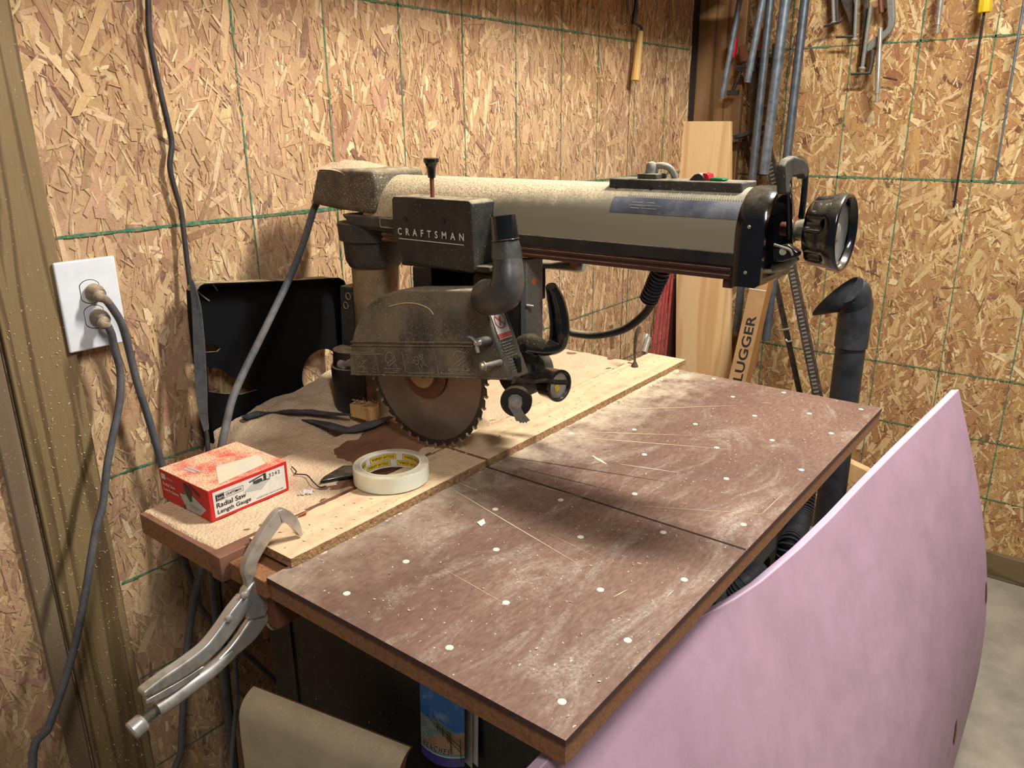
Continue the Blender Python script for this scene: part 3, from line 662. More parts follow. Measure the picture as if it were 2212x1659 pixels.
# carriage plate and yoke
mb = MB(); mb.prism([(-0.5761, 0.3950, 0.2980), (-0.4010, 0.3950, 0.3028), (-0.4012, 0.3950, 0.2943), (-0.5748, 0.3950, 0.2890)], (0, .10, 0)); mb.build('carriage_plate', 'darkcast', saw, bevel=0.002)
mb = MB(); mb.box((-.55, .43, .235), (-.40, .53, .285)); mb.build('yoke_hub', 'hoodblack', saw, bevel=0.003)
mb = MB(); mb.prism([(-0.5884, 0.4300, 0.2814), (-0.4814, 0.4300, 0.2847), (-0.4829, 0.4300, 0.2459), (-0.5886, 0.4300, 0.2333)], (0, .05, 0)); mb.build('swivel_latch', 'black', saw, bevel=0.002)
mb = MB(); mb.prism([(-0.4545, 0.4600, 0.3416), (-0.3517, 0.4600, 0.3357), (-0.3581, 0.4600, 0.3189), (-0.4167, 0.4600, 0.3039)], (0, .07, 0)); mb.build('carriage_block', 'black', saw, bevel=0.002)
# yoke arm plate facing the front
mb = MB(); mb.prism([(-0.3720, 0.4435, 0.3100), (-0.3720, 0.4827, 0.3076), (-0.3720, 0.4834, 0.1736), (-0.3720, 0.4427, 0.1826)], (-0.012, 0, 0)); mb.build('yoke_plate', 'steelgrey', saw, bevel=0.0015)
mb = MB(); mb.lathe([(0, .0052), (.0006, .0052)], (-0.3718, 0.4597, 0.2758), (1, 0, 0), 18); mb.build('dot_sticker', 'orange', saw, label='round orange sticker on the yoke')
mb = MB(); mb.cyl((-0.3700, 0.4393, 0.2449), (-0.3620, 0.4453, 0.2435), .0026); mb.build('yoke_pin', 'bolt', saw)
# motor behind the blade
mb = MB(); mb.lathe([(0, .056), (.004, .062), (.135, .064), (.155, .058), (.160, .045)], (-.520, .408, .150), (0, 1, 0), 40); mb.build('motor', 'black', saw)
mb = MB(); mb.box((-.452, .415, .15), (-.385, .50, .285)); mb.build('motor_housing', 'black', saw, bevel=0.006)
mb = MB(); mb.lathe([(0, .030), (.012, .036), (.05, .036), (.062, .030)], (-.395, .44, .133), (0, 1, 0), 30)
mb.build('motor_end_bell', 'darkcast', saw)
for q in ((-0.3683, 0.4320, 0.1575), (-0.3432, 0.4320, 0.1710), (-0.3432, 0.4320, 0.1515), (-0.3540, 0.4320, 0.1431)): MB().cyl(q, V(q)+V((0, -.003, 0)), .0045).build('vent_hole', 'ink', saw)
mb = MB(); mb.tube([(-0.3862, 0.4300, 0.1782), (-0.3691, 0.4300, 0.1914), (-0.3524, 0.4300, 0.1975), (-0.3392, 0.4400, 0.1885)], [.010, .011, .010, .008], smooth=5); mb.build('handle_bracket', 'cast', saw)
# front pull handle
mb = MB()
hp = [(-0.3520, 0.4074, 0.1909), (-0.3500, 0.4267, 0.1849), (-0.3450, 0.4539, 0.1803), (-0.3400, 0.4738, 0.1851), (-0.3360, 0.4749, 0.2044), (-0.3360, 0.4721, 0.2291), (-0.3370, 0.4650, 0.2540), (-0.3380, 0.4547, 0.2736)]
mb.tube(hp, [.0070, .0085, .0115, .0150, .0155, .0150, .0130, .0085], smooth=5, seg=18, flat=(1.1, .9)); mb.build('pull_handle', 'gloss', saw, label='glossy black curved pull handle')
# bevel lever with orange dot
mb = MB(); mb.tube([(-0.4069, 0.5300, 0.2864), (-0.3869, 0.5300, 0.2875), (-0.3616, 0.5300, 0.2900), (-0.3409, 0.5300, 0.2919), (-0.3312, 0.5300, 0.2921)], [.0060, .0066, .0095, .0130, .0080], smooth=5, seg=18, flat=(1, .85)); mb.build('bevel_lever', 'silver', saw, label='grey cast bevel lever with orange dot')
mb = MB(); mb.lathe([(0, .0062), (.0005, .0062)], (-0.3406, 0.5170, 0.2964), (.35, -1, .12), 18); mb.build('dot_sticker', 'orange', saw, label='round orange sticker on the lever')
# index knob under the yoke
IK = V((-0.3250, 0.4578, 0.1270))
ax = V((1, -.15, 0)).normalized()
mb = MB(); mb.lathe([(-.026, .018), (-.024, .0225), (-.004, .0235), (0, .0245), (.003, .0240), (.0032, .0210), (-.002, .0200)], IK, ax, 40, cap1=False); mb.build('index_knob', 'gloss', saw)
mb = MB(); mb.lathe([(-.0022, .0202), (-.0015, .0195), (-.001, .0010)], IK, ax, 36); mb.build('knob_face', 'silver', saw)
mb = MB(); mb.lathe([(-.0008, .0055), (.0, .0048)], IK+V((0, -.003, -.0035)), ax, 18); mb.build('knob_insert', 'yellow', saw)
# ------------------------------------------------------------------ blade and guard
BX, BY, BZ, BR = -0.528, 0.388, 0.133, 0.127
def sawblade():
    mb = MB(); seg = 200
    mb.m(0).lathe([(-.0011, .004), (-.0011, BR*.94)], (BX, BY, BZ), (0, 1, 0), seg, False, False)
    mb.m(0).lathe([(.0011, .004), (.0011, BR*.94)], (BX, BY, BZ), (0, 1, 0), seg, False, False)
    mb.m(1)
    T = 40; out = []
    for i in range(T):
        a = 2*math.pi*i/T; da = 2*math.pi/T
        out += [(a, BR*.985), (a+da*.55, BR*.970), (a+da*.70, BR*.935), (a+da*.80, BR*.932), (a+da*.93, BR*.950)]
    fr = []; bk = []; fi_ = []; bi_ = []
    for a, r in out:
        c, s = math.cos(a), math.sin(a)
        fr.append(mb.bm.verts.new((BX+r*c, BY-.0012, BZ+r*s))); bk.append(mb.bm.verts.new((BX+r*c, BY+.0012, BZ+r*s)))
        ri = BR*.90
        fi_.append(mb.bm.verts.new((BX+ri*c, BY-.0012, BZ+ri*s))); bi_.append(mb.bm.verts.new((BX+ri*c, BY+.0012, BZ+ri*s)))
    n = len(out)
    for i in range(n):
        j = (i+1) % n
        mb.face([fi_[i], fi_[j], fr[j], fr[i]]); mb.face([bi_[j], bi_[i], bk[i], bk[j]]); mb.face([fr[i], fr[j], bk[j], bk[i]])
    mb.m(2)
    for i in range(T):
        a = 2*math.pi*i/T-.004; c, s = math.cos(a), math.sin(a)
        t = V((-s, 0, c)); rd = V((c, 0, s))
        mb.obox(V((BX, BY, BZ))+rd*BR*.975+t*(-.001), (.0055, .0042, .0030), Matrix(((rd.x, 0, t.x), (0, 1, 0), (rd.z, 0, t.z))))
    return mb
sawblade().build('blade', ['blade', 'bladerim', 'tooth'], saw, angle=30, label='round steel saw blade with carbide teeth', recalc=False)
mb = MB(); mb.lathe([(0, .047), (.0028, .047), (.0034, .044)], (BX, BY-.0012, BZ), (0, -1, 0), 48); mb.build('blade_stabiliser', 'arbor', saw)
mb = MB(); mb.lathe([(0, .028), (.006, .028), (.0075, .025), (.0078, .012), (.014, .011), (.0145, .009)], (BX, BY-.0045, BZ), (0, -1, 0), 36); mb.build('arbor_flange', 'brass', saw)
GY = 0.366
mb = MB()
GO = [(-0.6814, 0.3660, 0.0990), (-0.6804, 0.3660, 0.1287), (-0.6712, 0.3660, 0.1601), (-0.6609, 0.3660, 0.1833), (-0.6452, 0.3660, 0.2067), (-0.6237, 0.3660, 0.2274), (-0.5981, 0.3660, 0.2429), (-0.5687, 0.3660, 0.2535), (-0.5387, 0.3660, 0.2591), (-0.4034, 0.3660, 0.2745), (-0.3920, 0.3660, 0.2642), (-0.3669, 0.3660, 0.2077), (-0.3417, 0.3660, 0.1548), (-0.3876, 0.3660, 0.1475), (-0.5254, 0.3660, 0.1258)]
mb.prism(GO, (0, .044, 0)); mb.build('blade_guard', 'guard', saw, bevel=0.0035, seg=3, label='dusty grey blade guard with printed diagrams')
def gpt(x, z): return (x, GY, z)
# raised ribs of the guard
mb = MB()
for a, b, h in (((-0.6736, 0.3660, 0.1589), (-0.3938, 0.3660, 0.2008), .0028), ((-0.6766, 0.3660, 0.1522), (-0.3973, 0.3660, 0.1955), .0016), ((-0.6810, 0.3660, 0.1023), (-0.3449, 0.3660, 0.1569), .0024)):
    mb.bar(V(a)+V((.002, -.0006, 0)), V(b)+V((0, -.0006, 0)), .0026, h)
mb.build('guard_rib', 'cast', saw, bevel=0.0006)
# printed diagrams
GA = V((-0.6799, 0.3660, 0.1025)); 
gx = (V((-0.3909, 0.3660, 0.1510))-GA); GWD = gx.length; gxd = gx.normalized(); gyd = V((0, 0, 1)); gyd = (gyd-gxd*gyd.dot(gxd)).normalized()
mb = MB(); S = []
H = 0.040
for fx in (.245, .46, .70): S.append((fx*GWD, .004, fx*GWD-.001, H-.002 if fx > .3 else H-.009))
def hoodicon(cx, cy, s):
    q = arc2(cx, cy+.004*s, .010*s, 80, 200, 8) + [(cx-.008*s, cy-.002*s, cx+.009*s, cy+.007*s), (cx-.007*s, cy-.006*s, cx+.010*s, cy+.003*s), (cx+.010*s, cy+.003*s, cx+.008*s, cy+.012*s), (cx-.009*s, cy+.0*s, cx-.006*s, cy-.008*s), (cx+.002*s, cy+.014*s, cx+.008*s, cy+.012*s)]
    q += arc2(cx+.007*s, cy-.006*s, .003*s, 0, 360, 8); return q
S += hoodicon(.105*GWD, .017, .95) + arc2(.06*GWD, .016, .010, 120, 240, 6) + [(.10*GWD, .020, .17*GWD, .024), (.10*GWD, .014, .16*GWD, .010)]
S += hoodicon(.36*GWD, .021, 1.15) + [(.29*GWD, .0105, .43*GWD, .0105), (.36*GWD, .0075, .41*GWD, .0075)]
S += hoodicon(.86*GWD, .022, 1.2) + [(.77*GWD, .0115, .92*GWD, .0115), (.77*GWD, .0095, .92*GWD, .0095), (.78*GWD, .007, .83*GWD, .007), (.85*GWD, .007, .90*GWD, .007)]
cx = .575*GWD
S += arc2(cx-.006, .024, .005, 0, 360, 10, 1.3)+arc2(cx+.004, .029, .0035, 0, 360, 8)+[(cx-.014, .024, cx, .024), (cx+.009, .034, cx+.010, .018), (cx+.010, .018, cx+.016, .015), (cx+.006, .034, cx+.007, .016), (cx-.004, .016, cx-.002, .010), (cx+.002, .018, cx+.004, .012), (cx-.001, .008, cx+.002, .005), (cx+.0, .030, cx+.010, .030), (cx-.018, .027, cx-.013, .027), (cx-.018, .021, cx-.013, .021)]
S += [(.03*GWD, H-.003, .24*GWD, H-.003), (.03*GWD, H-.006, .30*GWD, H-.006), (.07*GWD, .0045, .16*GWD, .0045), (.29*GWD, .0045, .40*GWD, .0045), (.48*GWD, .0045, .68*GWD, .0045), (.71*GWD, .0045, .94*GWD, .0045)]
lines2(mb, S, GA, gxd, gyd, .0011, lift=.0005); mb.build('guard_diagram', 'labelgrey', saw, smooth=False)
# curled shaving stuck on the guard
mb = MB(); mb.tube([(-0.5772, 0.3655, 0.2297), (-0.5465, 0.3655, 0.2386), (-0.5173, 0.3655, 0.2415), (-0.4939, 0.3655, 0.2376), (-0.4842, 0.3655, 0.2299)], .0008, smooth=5, seg=6); mb.build('curled_shaving', 'scratch', saw)
# warning label along the slanted nose
n0 = V((-0.3920, 0.3660, 0.2642)); n1 = V((-0.3417, 0.3660, 0.1548)); nd = (n1-n0).normalized(); nn = V((-nd.z, 0, nd.x)); nn = nn if nn.x > 0 else -nn
def nose(t, y, lift=.0006): return n0 + nd*t + V((0, y, 0)) + nn*lift
mb = MB(); mb.poly([nose(.010, .006), nose(.010, .034), nose(.062, .034), nose(.062, .006)]); mb.build('warning_label', 'label', saw, smooth=False)
mb = MB()
def nring(tc, yc, r, w, n=28):
    for i in range(n):
        a, b = 2*math.pi*i/n, 2*math.pi*(i+1)/n
        mb.poly([nose(tc+rr_*math.cos(t_), yc+rr_*math.sin(t_), .0012) for rr_, t_ in ((r, a), (r, b), (r-w, b), (r-w, a))])
nring(.036, .020, .0115, .0014)
mb.poly([nose(.028, .0125, .0012), nose(.0295, .0115, .0012), nose(.044, .0275, .0012), nose(.0425, .0285, .0012)])
mb.poly([nose(.030, .021, .0012), nose(.030, .024, .0012), nose(.043, .019, .0012), nose(.043, .016, .0012)])
mb.poly([nose(.054, .006, .0012), nose(.054, .034, .0012), nose(.061, .034, .0012), nose(.061, .006, .0012)])
mb.build('warning_symbol', 'signred', saw, smooth=False)
mb = MB()
for i in range(11):
    t = .066+i*.0042; mb.poly([nose(t, .008, .0008), nose(t, .032-.006*(i % 3 == 1), .0008), nose(t+.0014, .032-.006*(i % 3 == 1), .0008), nose(t+.0014, .008, .0008)])
mb.build('warning_text', 'labelgrey', saw, smooth=False)
# dust elbow
mb = MB()
EP = [(-0.3770, 0.3600, 0.2690), (-0.3574, 0.3520, 0.2733), (-0.3400, 0.3520, 0.2810), (-0.3359, 0.3540, 0.2977), (-0.3388, 0.3580, 0.3151), (-0.3424, 0.3600, 0.3308)]
mb.tube(EP, [.0245, .0245, .0235, .0215, .0200, .0190], smooth=6, seg=28); mb.build('dust_elbow', 'elbow', saw)
mb = MB(); mb.tube([(-0.3417, 0.3600, 0.3260), (-0.3424, 0.3600, 0.3356), (-0.3445, 0.3600, 0.3486)], [.0205, .0198, .0175], seg=28); mb.build('elbow_cuff', 'elbow', saw)
mb = MB(); a = V((-0.3437, 0.3600, 0.3475)); b = V((-0.3478, 0.3600, 0.3792)); d = b-a
mb.lathe([(0, .0178), (.0008, .0192), (.0018, .0192), (.0024, .0178), (d.length, .0166), (d.length, .0152), (.010, .015)], a, d, 32, cap1=True); mb.build('hose_port', 'gloss', saw)
# wing nut clamp on the guard
mb = MB(); a = V((-0.3852, 0.3660, 0.2061)); mb.cyl(a+V((.008, .010, 0)), a+V((-.004, -.020, -.001)), .0085, .0065, 18); mb.build('clamp_boss', 'darkcast', saw)
mb = MB(); b = V((-0.3825, 0.3430, 0.2076))
mb.lathe([(0, .0055), (.006, .004)], b+V((0, .004, 0)), (0, -1, 0), 14)
mb.tube([b, b+V((-.006, -.001, .006)), b+V((-.013, -.001, .0075))], [.0028, .0034, .0026], smooth=4, flat=(1, .5)); mb.tube([b, b+V((.001, -.001, -.007)), b+V((.003, -.001, -.013))], [.0028, .0036, .003], smooth=4, flat=(1, .5)); mb.build('wing_nut', 'chrome', saw)
for q, dx in (((-0.7004, 0.3660, 0.1157), 1), ((-0.3710, 0.3450, 0.1767), 0)):
    q = V(q); mb = MB()
    if dx: mb.cyl(q+V((.004, .004, 0)), q+V((.022, .006, .006)), .004, .008); mb.cyl(q+V((-.004, 0, 0)), q+V((.006, 0, 0)), .0068)
    else: mb.cyl(q, q+V((.012, .022, .002)), .0035, .0045)
    mb.build('guard_stud', 'steelgrey', saw)
    mb = MB(); ax_ = V((-1, -.3, 0)) if dx else V((-.5, -1, -.1)); mb.lathe([(0, .0068), (.0012, .0068), (.0014, .0050), (.0060, .0048), (.0065, .004)], q, ax_, 6 if False else 12); mb.build('guard_bolt', 'bolt', saw)
# anti kickback spreader: rod, washer, pawl
mb = MB(); mb.tube([(-0.3351, 0.3660, 0.1601), (-0.3303, 0.4000, 0.1475), (-0.3222, 0.4200, 0.1459), (-0.3085, 0.4200, 0.1457), (-0.2858, 0.4200, 0.1494)], [.0026, .0026, .0032, .0036, .0036], smooth=3); mb.build('spreader_rod', 'iron', saw)
mb = MB(); mb.prism([(-0.3529, 0.3850, 0.1837), (-0.3464, 0.3850, 0.1815), (-0.3434, 0.3850, 0.1502), (-0.3567, 0.3850, 0.1422)], (0, .010, 0)); mb.build('spreader_bracket', 'gloss', saw, bevel=.001)
sp_ = V((-0.3415, 0.3780, 0.1231)); spa = V((.55, -1, 0)).normalized()
mb = MB(); mb.lathe([(0, .021), (.001, .0222), (.009, .0222), (.010, .021)], sp_-spa*.002, spa, 36); mb.build('spreader_disc', 'black', saw)
mb = MB(); x_, y_, d_ = frame(spa); side = V((0, 0, 1)).cross(spa).normalized()
def sq(a, b): return sp_+spa*.009+side*a+V((0, 0, b))
pw = [sq(-.010, .006), sq(-.006, .011), sq(.002, .012), sq(.009, .008), sq(.010, .000), sq(.008, -.008), sq(.012, -.016), sq(.020, -.025), sq(.017, -.0265), sq(.0155, -.029), sq(.0125, -.0275), sq(.0115, -.030), sq(.0085, -.028), sq(.0070, -.0300), sq(.0040, -.0265), sq(.001, -.027), sq(-.003, -.018), sq(-.010, -.006)]
mb.prism(pw, spa*.0022); mb.build('kickback_pawl', 'steelgrey', saw)
mb = MB(); mb.lathe([(0, .0085), (.001, .0085), (.0012, .0055), (.004, .005)], sp_+spa*.0112, spa, 20); mb.build('pawl_bolt', 'silver', saw)
# cable under the arm with spiral strain relief
mb = MB(); path = smooth_path([(-0.1960, 0.5200, 0.3183), (-0.2005, 0.5200, 0.2996), (-0.2138, 0.5300, 0.2775), (-0.2275, 0.5400, 0.2544)], 40)
mb.tube(path, [.0125+.0014*math.sin(i*2*math.pi/9) for i in range(len(path))], seg=16); mb.build('strain_relief', 'gloss', saw)
mb = MB(); mb.tube([(-0.2255, 0.5400, 0.2580), (-0.2267, 0.5450, 0.2449), (-0.2442, 0.5500, 0.2233), (-0.2742, 0.5500, 0.2002), (-0.3182, 0.5500, 0.1850), (-0.3528, 0.5450, 0.1831), (-0.3660, 0.5350, 0.1883), (-0.3774, 0.5300, 0.1936)], .0060, smooth=6); mb.build('motor_cable', 'blackcord', saw)
# mains cord leaving the rear cover
mb = MB(); mb.tube([(-0.8350, 0.4488, 0.3649), (-0.8350, 0.4393, 0.3514), (-0.8300, 0.4114, 0.3052), (-0.8200, 0.3718, 0.2555), (-0.8000, 0.3154, 0.2040), (-0.7800, 0.2647, 0.1611), (-0.7600, 0.2202, 0.1268), (-0.7400, 0.1834, 0.0974), (-0.7250, 0.1580, 0.0648), (-0.7150, 0.1400, 0.0373), (-.712, .105, -.06), (-.71, .09, -.25), (-.74, .10, -.50), (-.80, .12, -.80)], .0060, smooth=6); mb.build('power_cord', 'cord', saw)

# ------------------------------------------------------------------ loose dust lying on surfaces
M['sawdust'] = mat('sawdust', (216, 184, 138), (238, 214, 172), 0.95, scale=420, bump=0.8, bdist=0.002, lo=0.3, hi=0.7)
k = NT('sawdust_coarse'); a1 = k.noise(320, 4, 0.75); a2 = k.noise(24, 4, 0.6); vor = k.n('ShaderNodeTexVoronoi'); vor.inputs['Scale'].default_value = 260; k.l(k.tc.outputs['Object'], vor.inputs['Vector'])
c = k.mix(k.ramp(a1, 0.3, 0.7), s2l((204, 168, 130)), s2l((238, 210, 172))); c = k.mix(k.ramp(a2, 0.4, 0.65, 0, .35), c, s2l((196, 156, 116)))
c = k.mix(k.ramp(vor.outputs['Distance'], 0.0, 0.22, 0.45, 0), c, s2l((246, 228, 190)))
k.col(c); k.rough(0.95); k.bump(k.mul(a1, vor.outputs['Distance'], 'ADD'), 0.7, 0.0022); M['sawdust'] = k.m
def dust_sheet(name, x0, x1, y0, y1, step, hf, label, mat_='sawdust', skirt=-0.004, parent=None):
    nx = int((x1-x0)/step)+1; ny = int((y1-y0)/step)+1
    g = {}; mb = MB()
    for i in range(nx):
        for j in range(ny):
            x = x0+step*i; y = y0+step*j; h = hf(x, y)
            g[i, j] = (mb.bm.verts.new((x, y, h)), h)
    for i in range(nx-1):
        for j in range(ny-1):
            q = [g[i, j], g[i+1, j], g[i+1, j+1], g[i, j+1]]
            if max(v[1]-b for v, b in zip(q, [base_h(name, v[0].co.x, v[0].co.y) for v in q])) > 0: mb.face([v[0] for v in q])
    loose = [v for v in mb.bm.verts if not v.link_faces]
    bmesh.ops.delete(mb.bm, geom=loose, context='VERTS')
    o = mb.build(name, mat_, parent, angle=80)
    if parent is None: tag(o, label, 'sawdust', kind='stuff')
    return o
BASE = {}
def base_h(name, x, y): return BASE.get(name, lambda x, y: 0.0)(x, y)
def nz(x, y, s, seed=0.0): return mn.fractal(V((x*s, y*s, seed)), 1.0, 2.0, 4)
def h_rear(x, y):
    # thick towards the wall, worn off around the blade where the brown board shows
    b = 0.0016 + 0.0022*nz(x, y, 22, 1)
    d = math.hypot((x+.60)/.070, (y-.385)/.11); b -= 0.0090*max(0, 1.15-d)
    d = math.hypot((x+.535)/.05, (y-.27)/.13); b -= 0.0045*max(0, 1.0-d)
    d = math.hypot((x+.69)/.03, (y-.455)/.03); b -= 0.0040*max(0, 1.0-d)
    b -= 0.004*max(0, (y-.95)/.08)**2*0.3
    if x > -.513: b += .0035-.0032*(.6+.6*nz(x,y,14,9))*1.3
    if y < 0.0: b -= .003
    return min(b, .0045)
dust_sheet('sawdust_layer', -0.683, -0.5045, -0.006, 1.008, 0.0035, h_rear, 'pale sawdust spread over the rear table between fence and wall')
# dust collector hood behind the saw: tray, back, side flange, with sawdust piled inside
hood = thing('dust_hood', 'black plastic dust hood with a round hole behind the saw column', 'dust hood', (-0.85, 0.36, -0.03))
def panel(name, outer, holes, plane, thick, m_, parent, **kw):
    """flat sheet with cut-outs: outline and holes in (y,z), standing at x=plane"""
    cu = bpy.data.curves.new(name, 'CURVE'); cu.dimensions = '2D'; cu.fill_mode = 'BOTH'; cu.extrude = thick/2
    for pts in [outer]+holes:
        sp = cu.splines.new('POLY'); sp.points.add(len(pts)-1); sp.use_cyclic_u = True
        for p_, q in zip(sp.points, pts): p_.co = (q[0], q[1], 0, 1)
    ob = bpy.data.objects.new(name, cu); COL.objects.link(ob); bpy.context.view_layer.update()
    me = bpy.data.meshes.new_from_object(ob.evaluated_get(bpy.context.evaluated_depsgraph_get()))
    bpy.data.objects.remove(ob); bpy.data.curves.remove(cu)
    for v in me.vertices: v.co = V((plane+v.co.z, v.co.x, v.co.y))
    mb = MB(); mb.add_mesh(me); bmesh.ops.remove_doubles(mb.bm, verts=mb.bm.verts, dist=1e-6)
    return mb.build(name, m_, parent, **kw)
def rc(y0, y1, z0, z1, r, n=6):
    p = []
    for cy, cz, a in ((y1-r, z1-r, 0), (y0+r, z1-r, 90)):
        p += [(cy+r*math.cos(math.radians(a+90*i/n)), cz+r*math.sin(math.radians(a+90*i/n))) for i in range(n+1)]
    return p+[(y0, z0), (y1, z0)]
hz = lambda y: 0.236-(y-.21)*0.02
circ = [(0.4725+0.048*math.cos(2*math.pi*i/36), 0.038+0.048*math.sin(2*math.pi*i/36)) for i in range(36)]
oo = [(.522, -.03), (.524, .20), (.519, .214), (.508, .2215), (.40, .232), (.30, .2445), (.235, .2525), (.226, .2500), (.2205, .243), (.216, .20), (.214, .10), (.213, -.03)]
t1 = [(-0.8920, 0.2373, 0.1494), (-0.8920, 0.2538, 0.1441), (-0.8920, 0.2648, 0.1352), (-0.8920, 0.2589, 0.1308), (-0.8920, 0.2369, 0.1342)]
t2 = [(-0.8920, 0.2367, 0.1091), (-0.8920, 0.2631, 0.0977), (-0.8920, 0.2786, 0.0795), (-0.8920, 0.3045, 0.0652), (-0.8920, 0.3265, 0.0436), (-0.8920, 0.2923, 0.0442), (-0.8920, 0.2572, 0.0556), (-0.8920, 0.2322, 0.0658)]
panel('hood_back', oo, [circ, [(q[1], q[2]) for q in t1], [(q[1], q[2]) for q in t2]], -0.893, 0.003, 'hoodblack', hood)
mb = MB(); mb.ribbon([(-.878, .2140, -.03), (-.878, .2150, .10), (-.878, .2165, .20), (-.878, .2195, .243), (-.878, .2265, .251), (-.878, .235, .2535), (-.878, .30, .2455), (-.878, .40, .233), (-.878, .508, .2225), (-.878, .520, .215), (-.878, .525, .20), (-.878, .523, .02)], .0018, .030, (1, 0, 0)); mb.build('hood_rim', 'hoodblack', hood)
mb = MB(); pts = [(-0.8680, 0.2156, 0.2629), (-0.8660, 0.2171, 0.2210), (-0.8620, 0.2108, 0.1615), (-0.8550, 0.2012, 0.1023), (-0.8450, 0.1921, 0.0589), (-0.8200, 0.1790, 0.0285)]
mb.ribbon(pts, [.006, .014, .018, .019, .016, .008], .003, (.6, -.8, .1), smooth=4); mb.build('hood_flange', 'cord', hood, label='grey dusty bent side flange')
mb = MB(); mb.box((-.892, .19, -.045), (-.69, .60, -.041)); mb.build('hood_tray', 'hoodblack', hood)
mb = MB(); mb.tube([(-0.8890, 0.2318, 0.2552), (-0.8890, 0.2366, 0.2377), (-0.8890, 0.2541, 0.2193)], .0012, smooth=4, seg=6); mb.tube([(-0.8890, 0.2460, 0.2561), (-0.8890, 0.2617, 0.2491), (-0.8890, 0.2715, 0.2336)], .0012, smooth=4, seg=6); mb.build('torn_edge', 'labelgrey', hood)
def h_pile(x, y):
    t = max(0, min(1, (-x-.69)/.2))
    top = -.012 + .030*t*max(0, min(1, (y-.22)/.10)) + 0.012*nz(x, y, 9, 5) + .0015*nz(x, y, 60, 2)
    top += .020*max(0, min(1, (y-.40)/.08))*t
    e = min(y-.195, .60-y); top -= .05*max(0, .02-e)/.02
    top = top*(1-max(0, 1-(-x-.684)/.012)*0.8)
    return max(top, -.040)
BASE['sawdust_pile'] = lambda x, y: -.0395
dust_sheet('sawdust_pile', -0.889, -0.684, .19, .60, 0.005, h_pile, 'mound of sawdust piled in the hood behind the rear table')
# sawdust heap on the rear arm cover
def h_cap(x, y):
    zb = V((0, 0, 0)); d = math.hypot((x+.775)/.075, (y-.485)/.062)
    return .4185 + .021*max(0, 1-d*.85)**.7 + .0075*nz(x, y, 42, 3)*max(0, 1-d) - .004*max(0, d-1)
BASE['sawdust_heap'] = lambda x, y: .4185
dust_sheet('sawdust_heap', -0.835, -0.68, .425, .545, 0.004, h_cap, 'small heap of sawdust on top of the rear arm cover')
# a skim of dust beside the fence on the front board
def h_front(x, y):
    b = -0.0022 + 0.0024*nz(x, y, 120, 7) + .0026*max(0, min(1, (y-.60)/.2))*max(0, 1-(x+.405)/.03)
    b += .0016*max(0, 1-(x+.405)/.008)
    return min(b, .002)
dust_sheet('sawdust_skim', -0.4045, -0.37, .03, 1.008, 0.0018, h_front, 'thin yellow sawdust swept along the front of the fence')
rr = random.Random(12)
def chips(name, fn, n, size, m_, label, group=None, cat='wood chips'):
    mb = MB()
    for i in range(n):
        c, nrm = fn(rr); a = rr.uniform(0, 6.3); L = rr.uniform(.4, 1)*size; w = L*rr.uniform(.15, .6)
        x, y, d = frame(nrm); u = x*math.cos(a)+y*math.sin(a); v = d.cross(u); c = V(c)+d*.0006
        mb.poly([c-u*L/2, c-v*w/2+d*rr.uniform(0, .0006), c+u*L/2+d*rr.uniform(0, .0012), c+v*w/2])
    o = mb.build(name, m_, smooth=False, recalc=False); return tag(o, label, cat, kind='stuff')
chips('wood_chips', lambda r: ((r.uniform(-.40, -.01), r.uniform(.02, 1.0)**1.0, .0004), (0, 0, 1)), 220, .0042, 'scratch', 'tiny pale wood chips scattered over the brown front table')
chips('wood_chips', lambda r: ((WX+.0172, r.uniform(-.045, .043), r.uniform(-.7, .25)), (1, 0, 0)), 480, .0042, 'scratch', 'pale sawdust flecks clinging to the treated post by the outlet')
chips('wood_chips', lambda r: ((r.uniform(-.48, -.41), r.uniform(.04, 1.04), .0128), (0, 0, 1)), 160, .007, 'scratch', 'pale chips lying on top of the fence board')
def cabf(r):
    return ((r.uniform(-.56, -.33), .1046, r.uniform(-.30, -.10)), (0, -1, 0))
chips('wood_chips', cabf, 60, .004, 'labelgrey', 'dust flecks stuck to the black stand under the table')
mb = MB(); mb.poly([(-0.3052, 0.2447, 0.0008), (-0.3045, 0.2579, 0.0008), (-0.2945, 0.2496, 0.0008), (-0.2937, 0.2394, 0.0008)]); tag(mb.build('paper_scrap', 'label', smooth=False, recalc=False), 'tiny white paper scrap lying on the brown front table', 'scrap')
mb = MB(); mb.poly([((-0.4835, 0.0969, 0.0140)), (-0.4866, 0.1170, 0.0140), (-0.4754, 0.1117, 0.0190), (-0.4795, 0.1014, 0.0160)]); tag(mb.build('wood_splinter', 'orange', smooth=False, recalc=False), 'orange wood splinter on the fence near the locking clamp', 'splinter')
mb = MB()
for i in range(60): mb.ball((-.552+rr.gauss(0, .0030), .166+rr.gauss(0, .0052), .0030+rr.uniform(-.001, .0012)), rr.uniform(.0008, .0024), (1.3, 1, .6), 7)
tag(mb.build('white_fluff', 'white'), 'small tuft of white fluff on the rear table beside the tape', 'fluff')
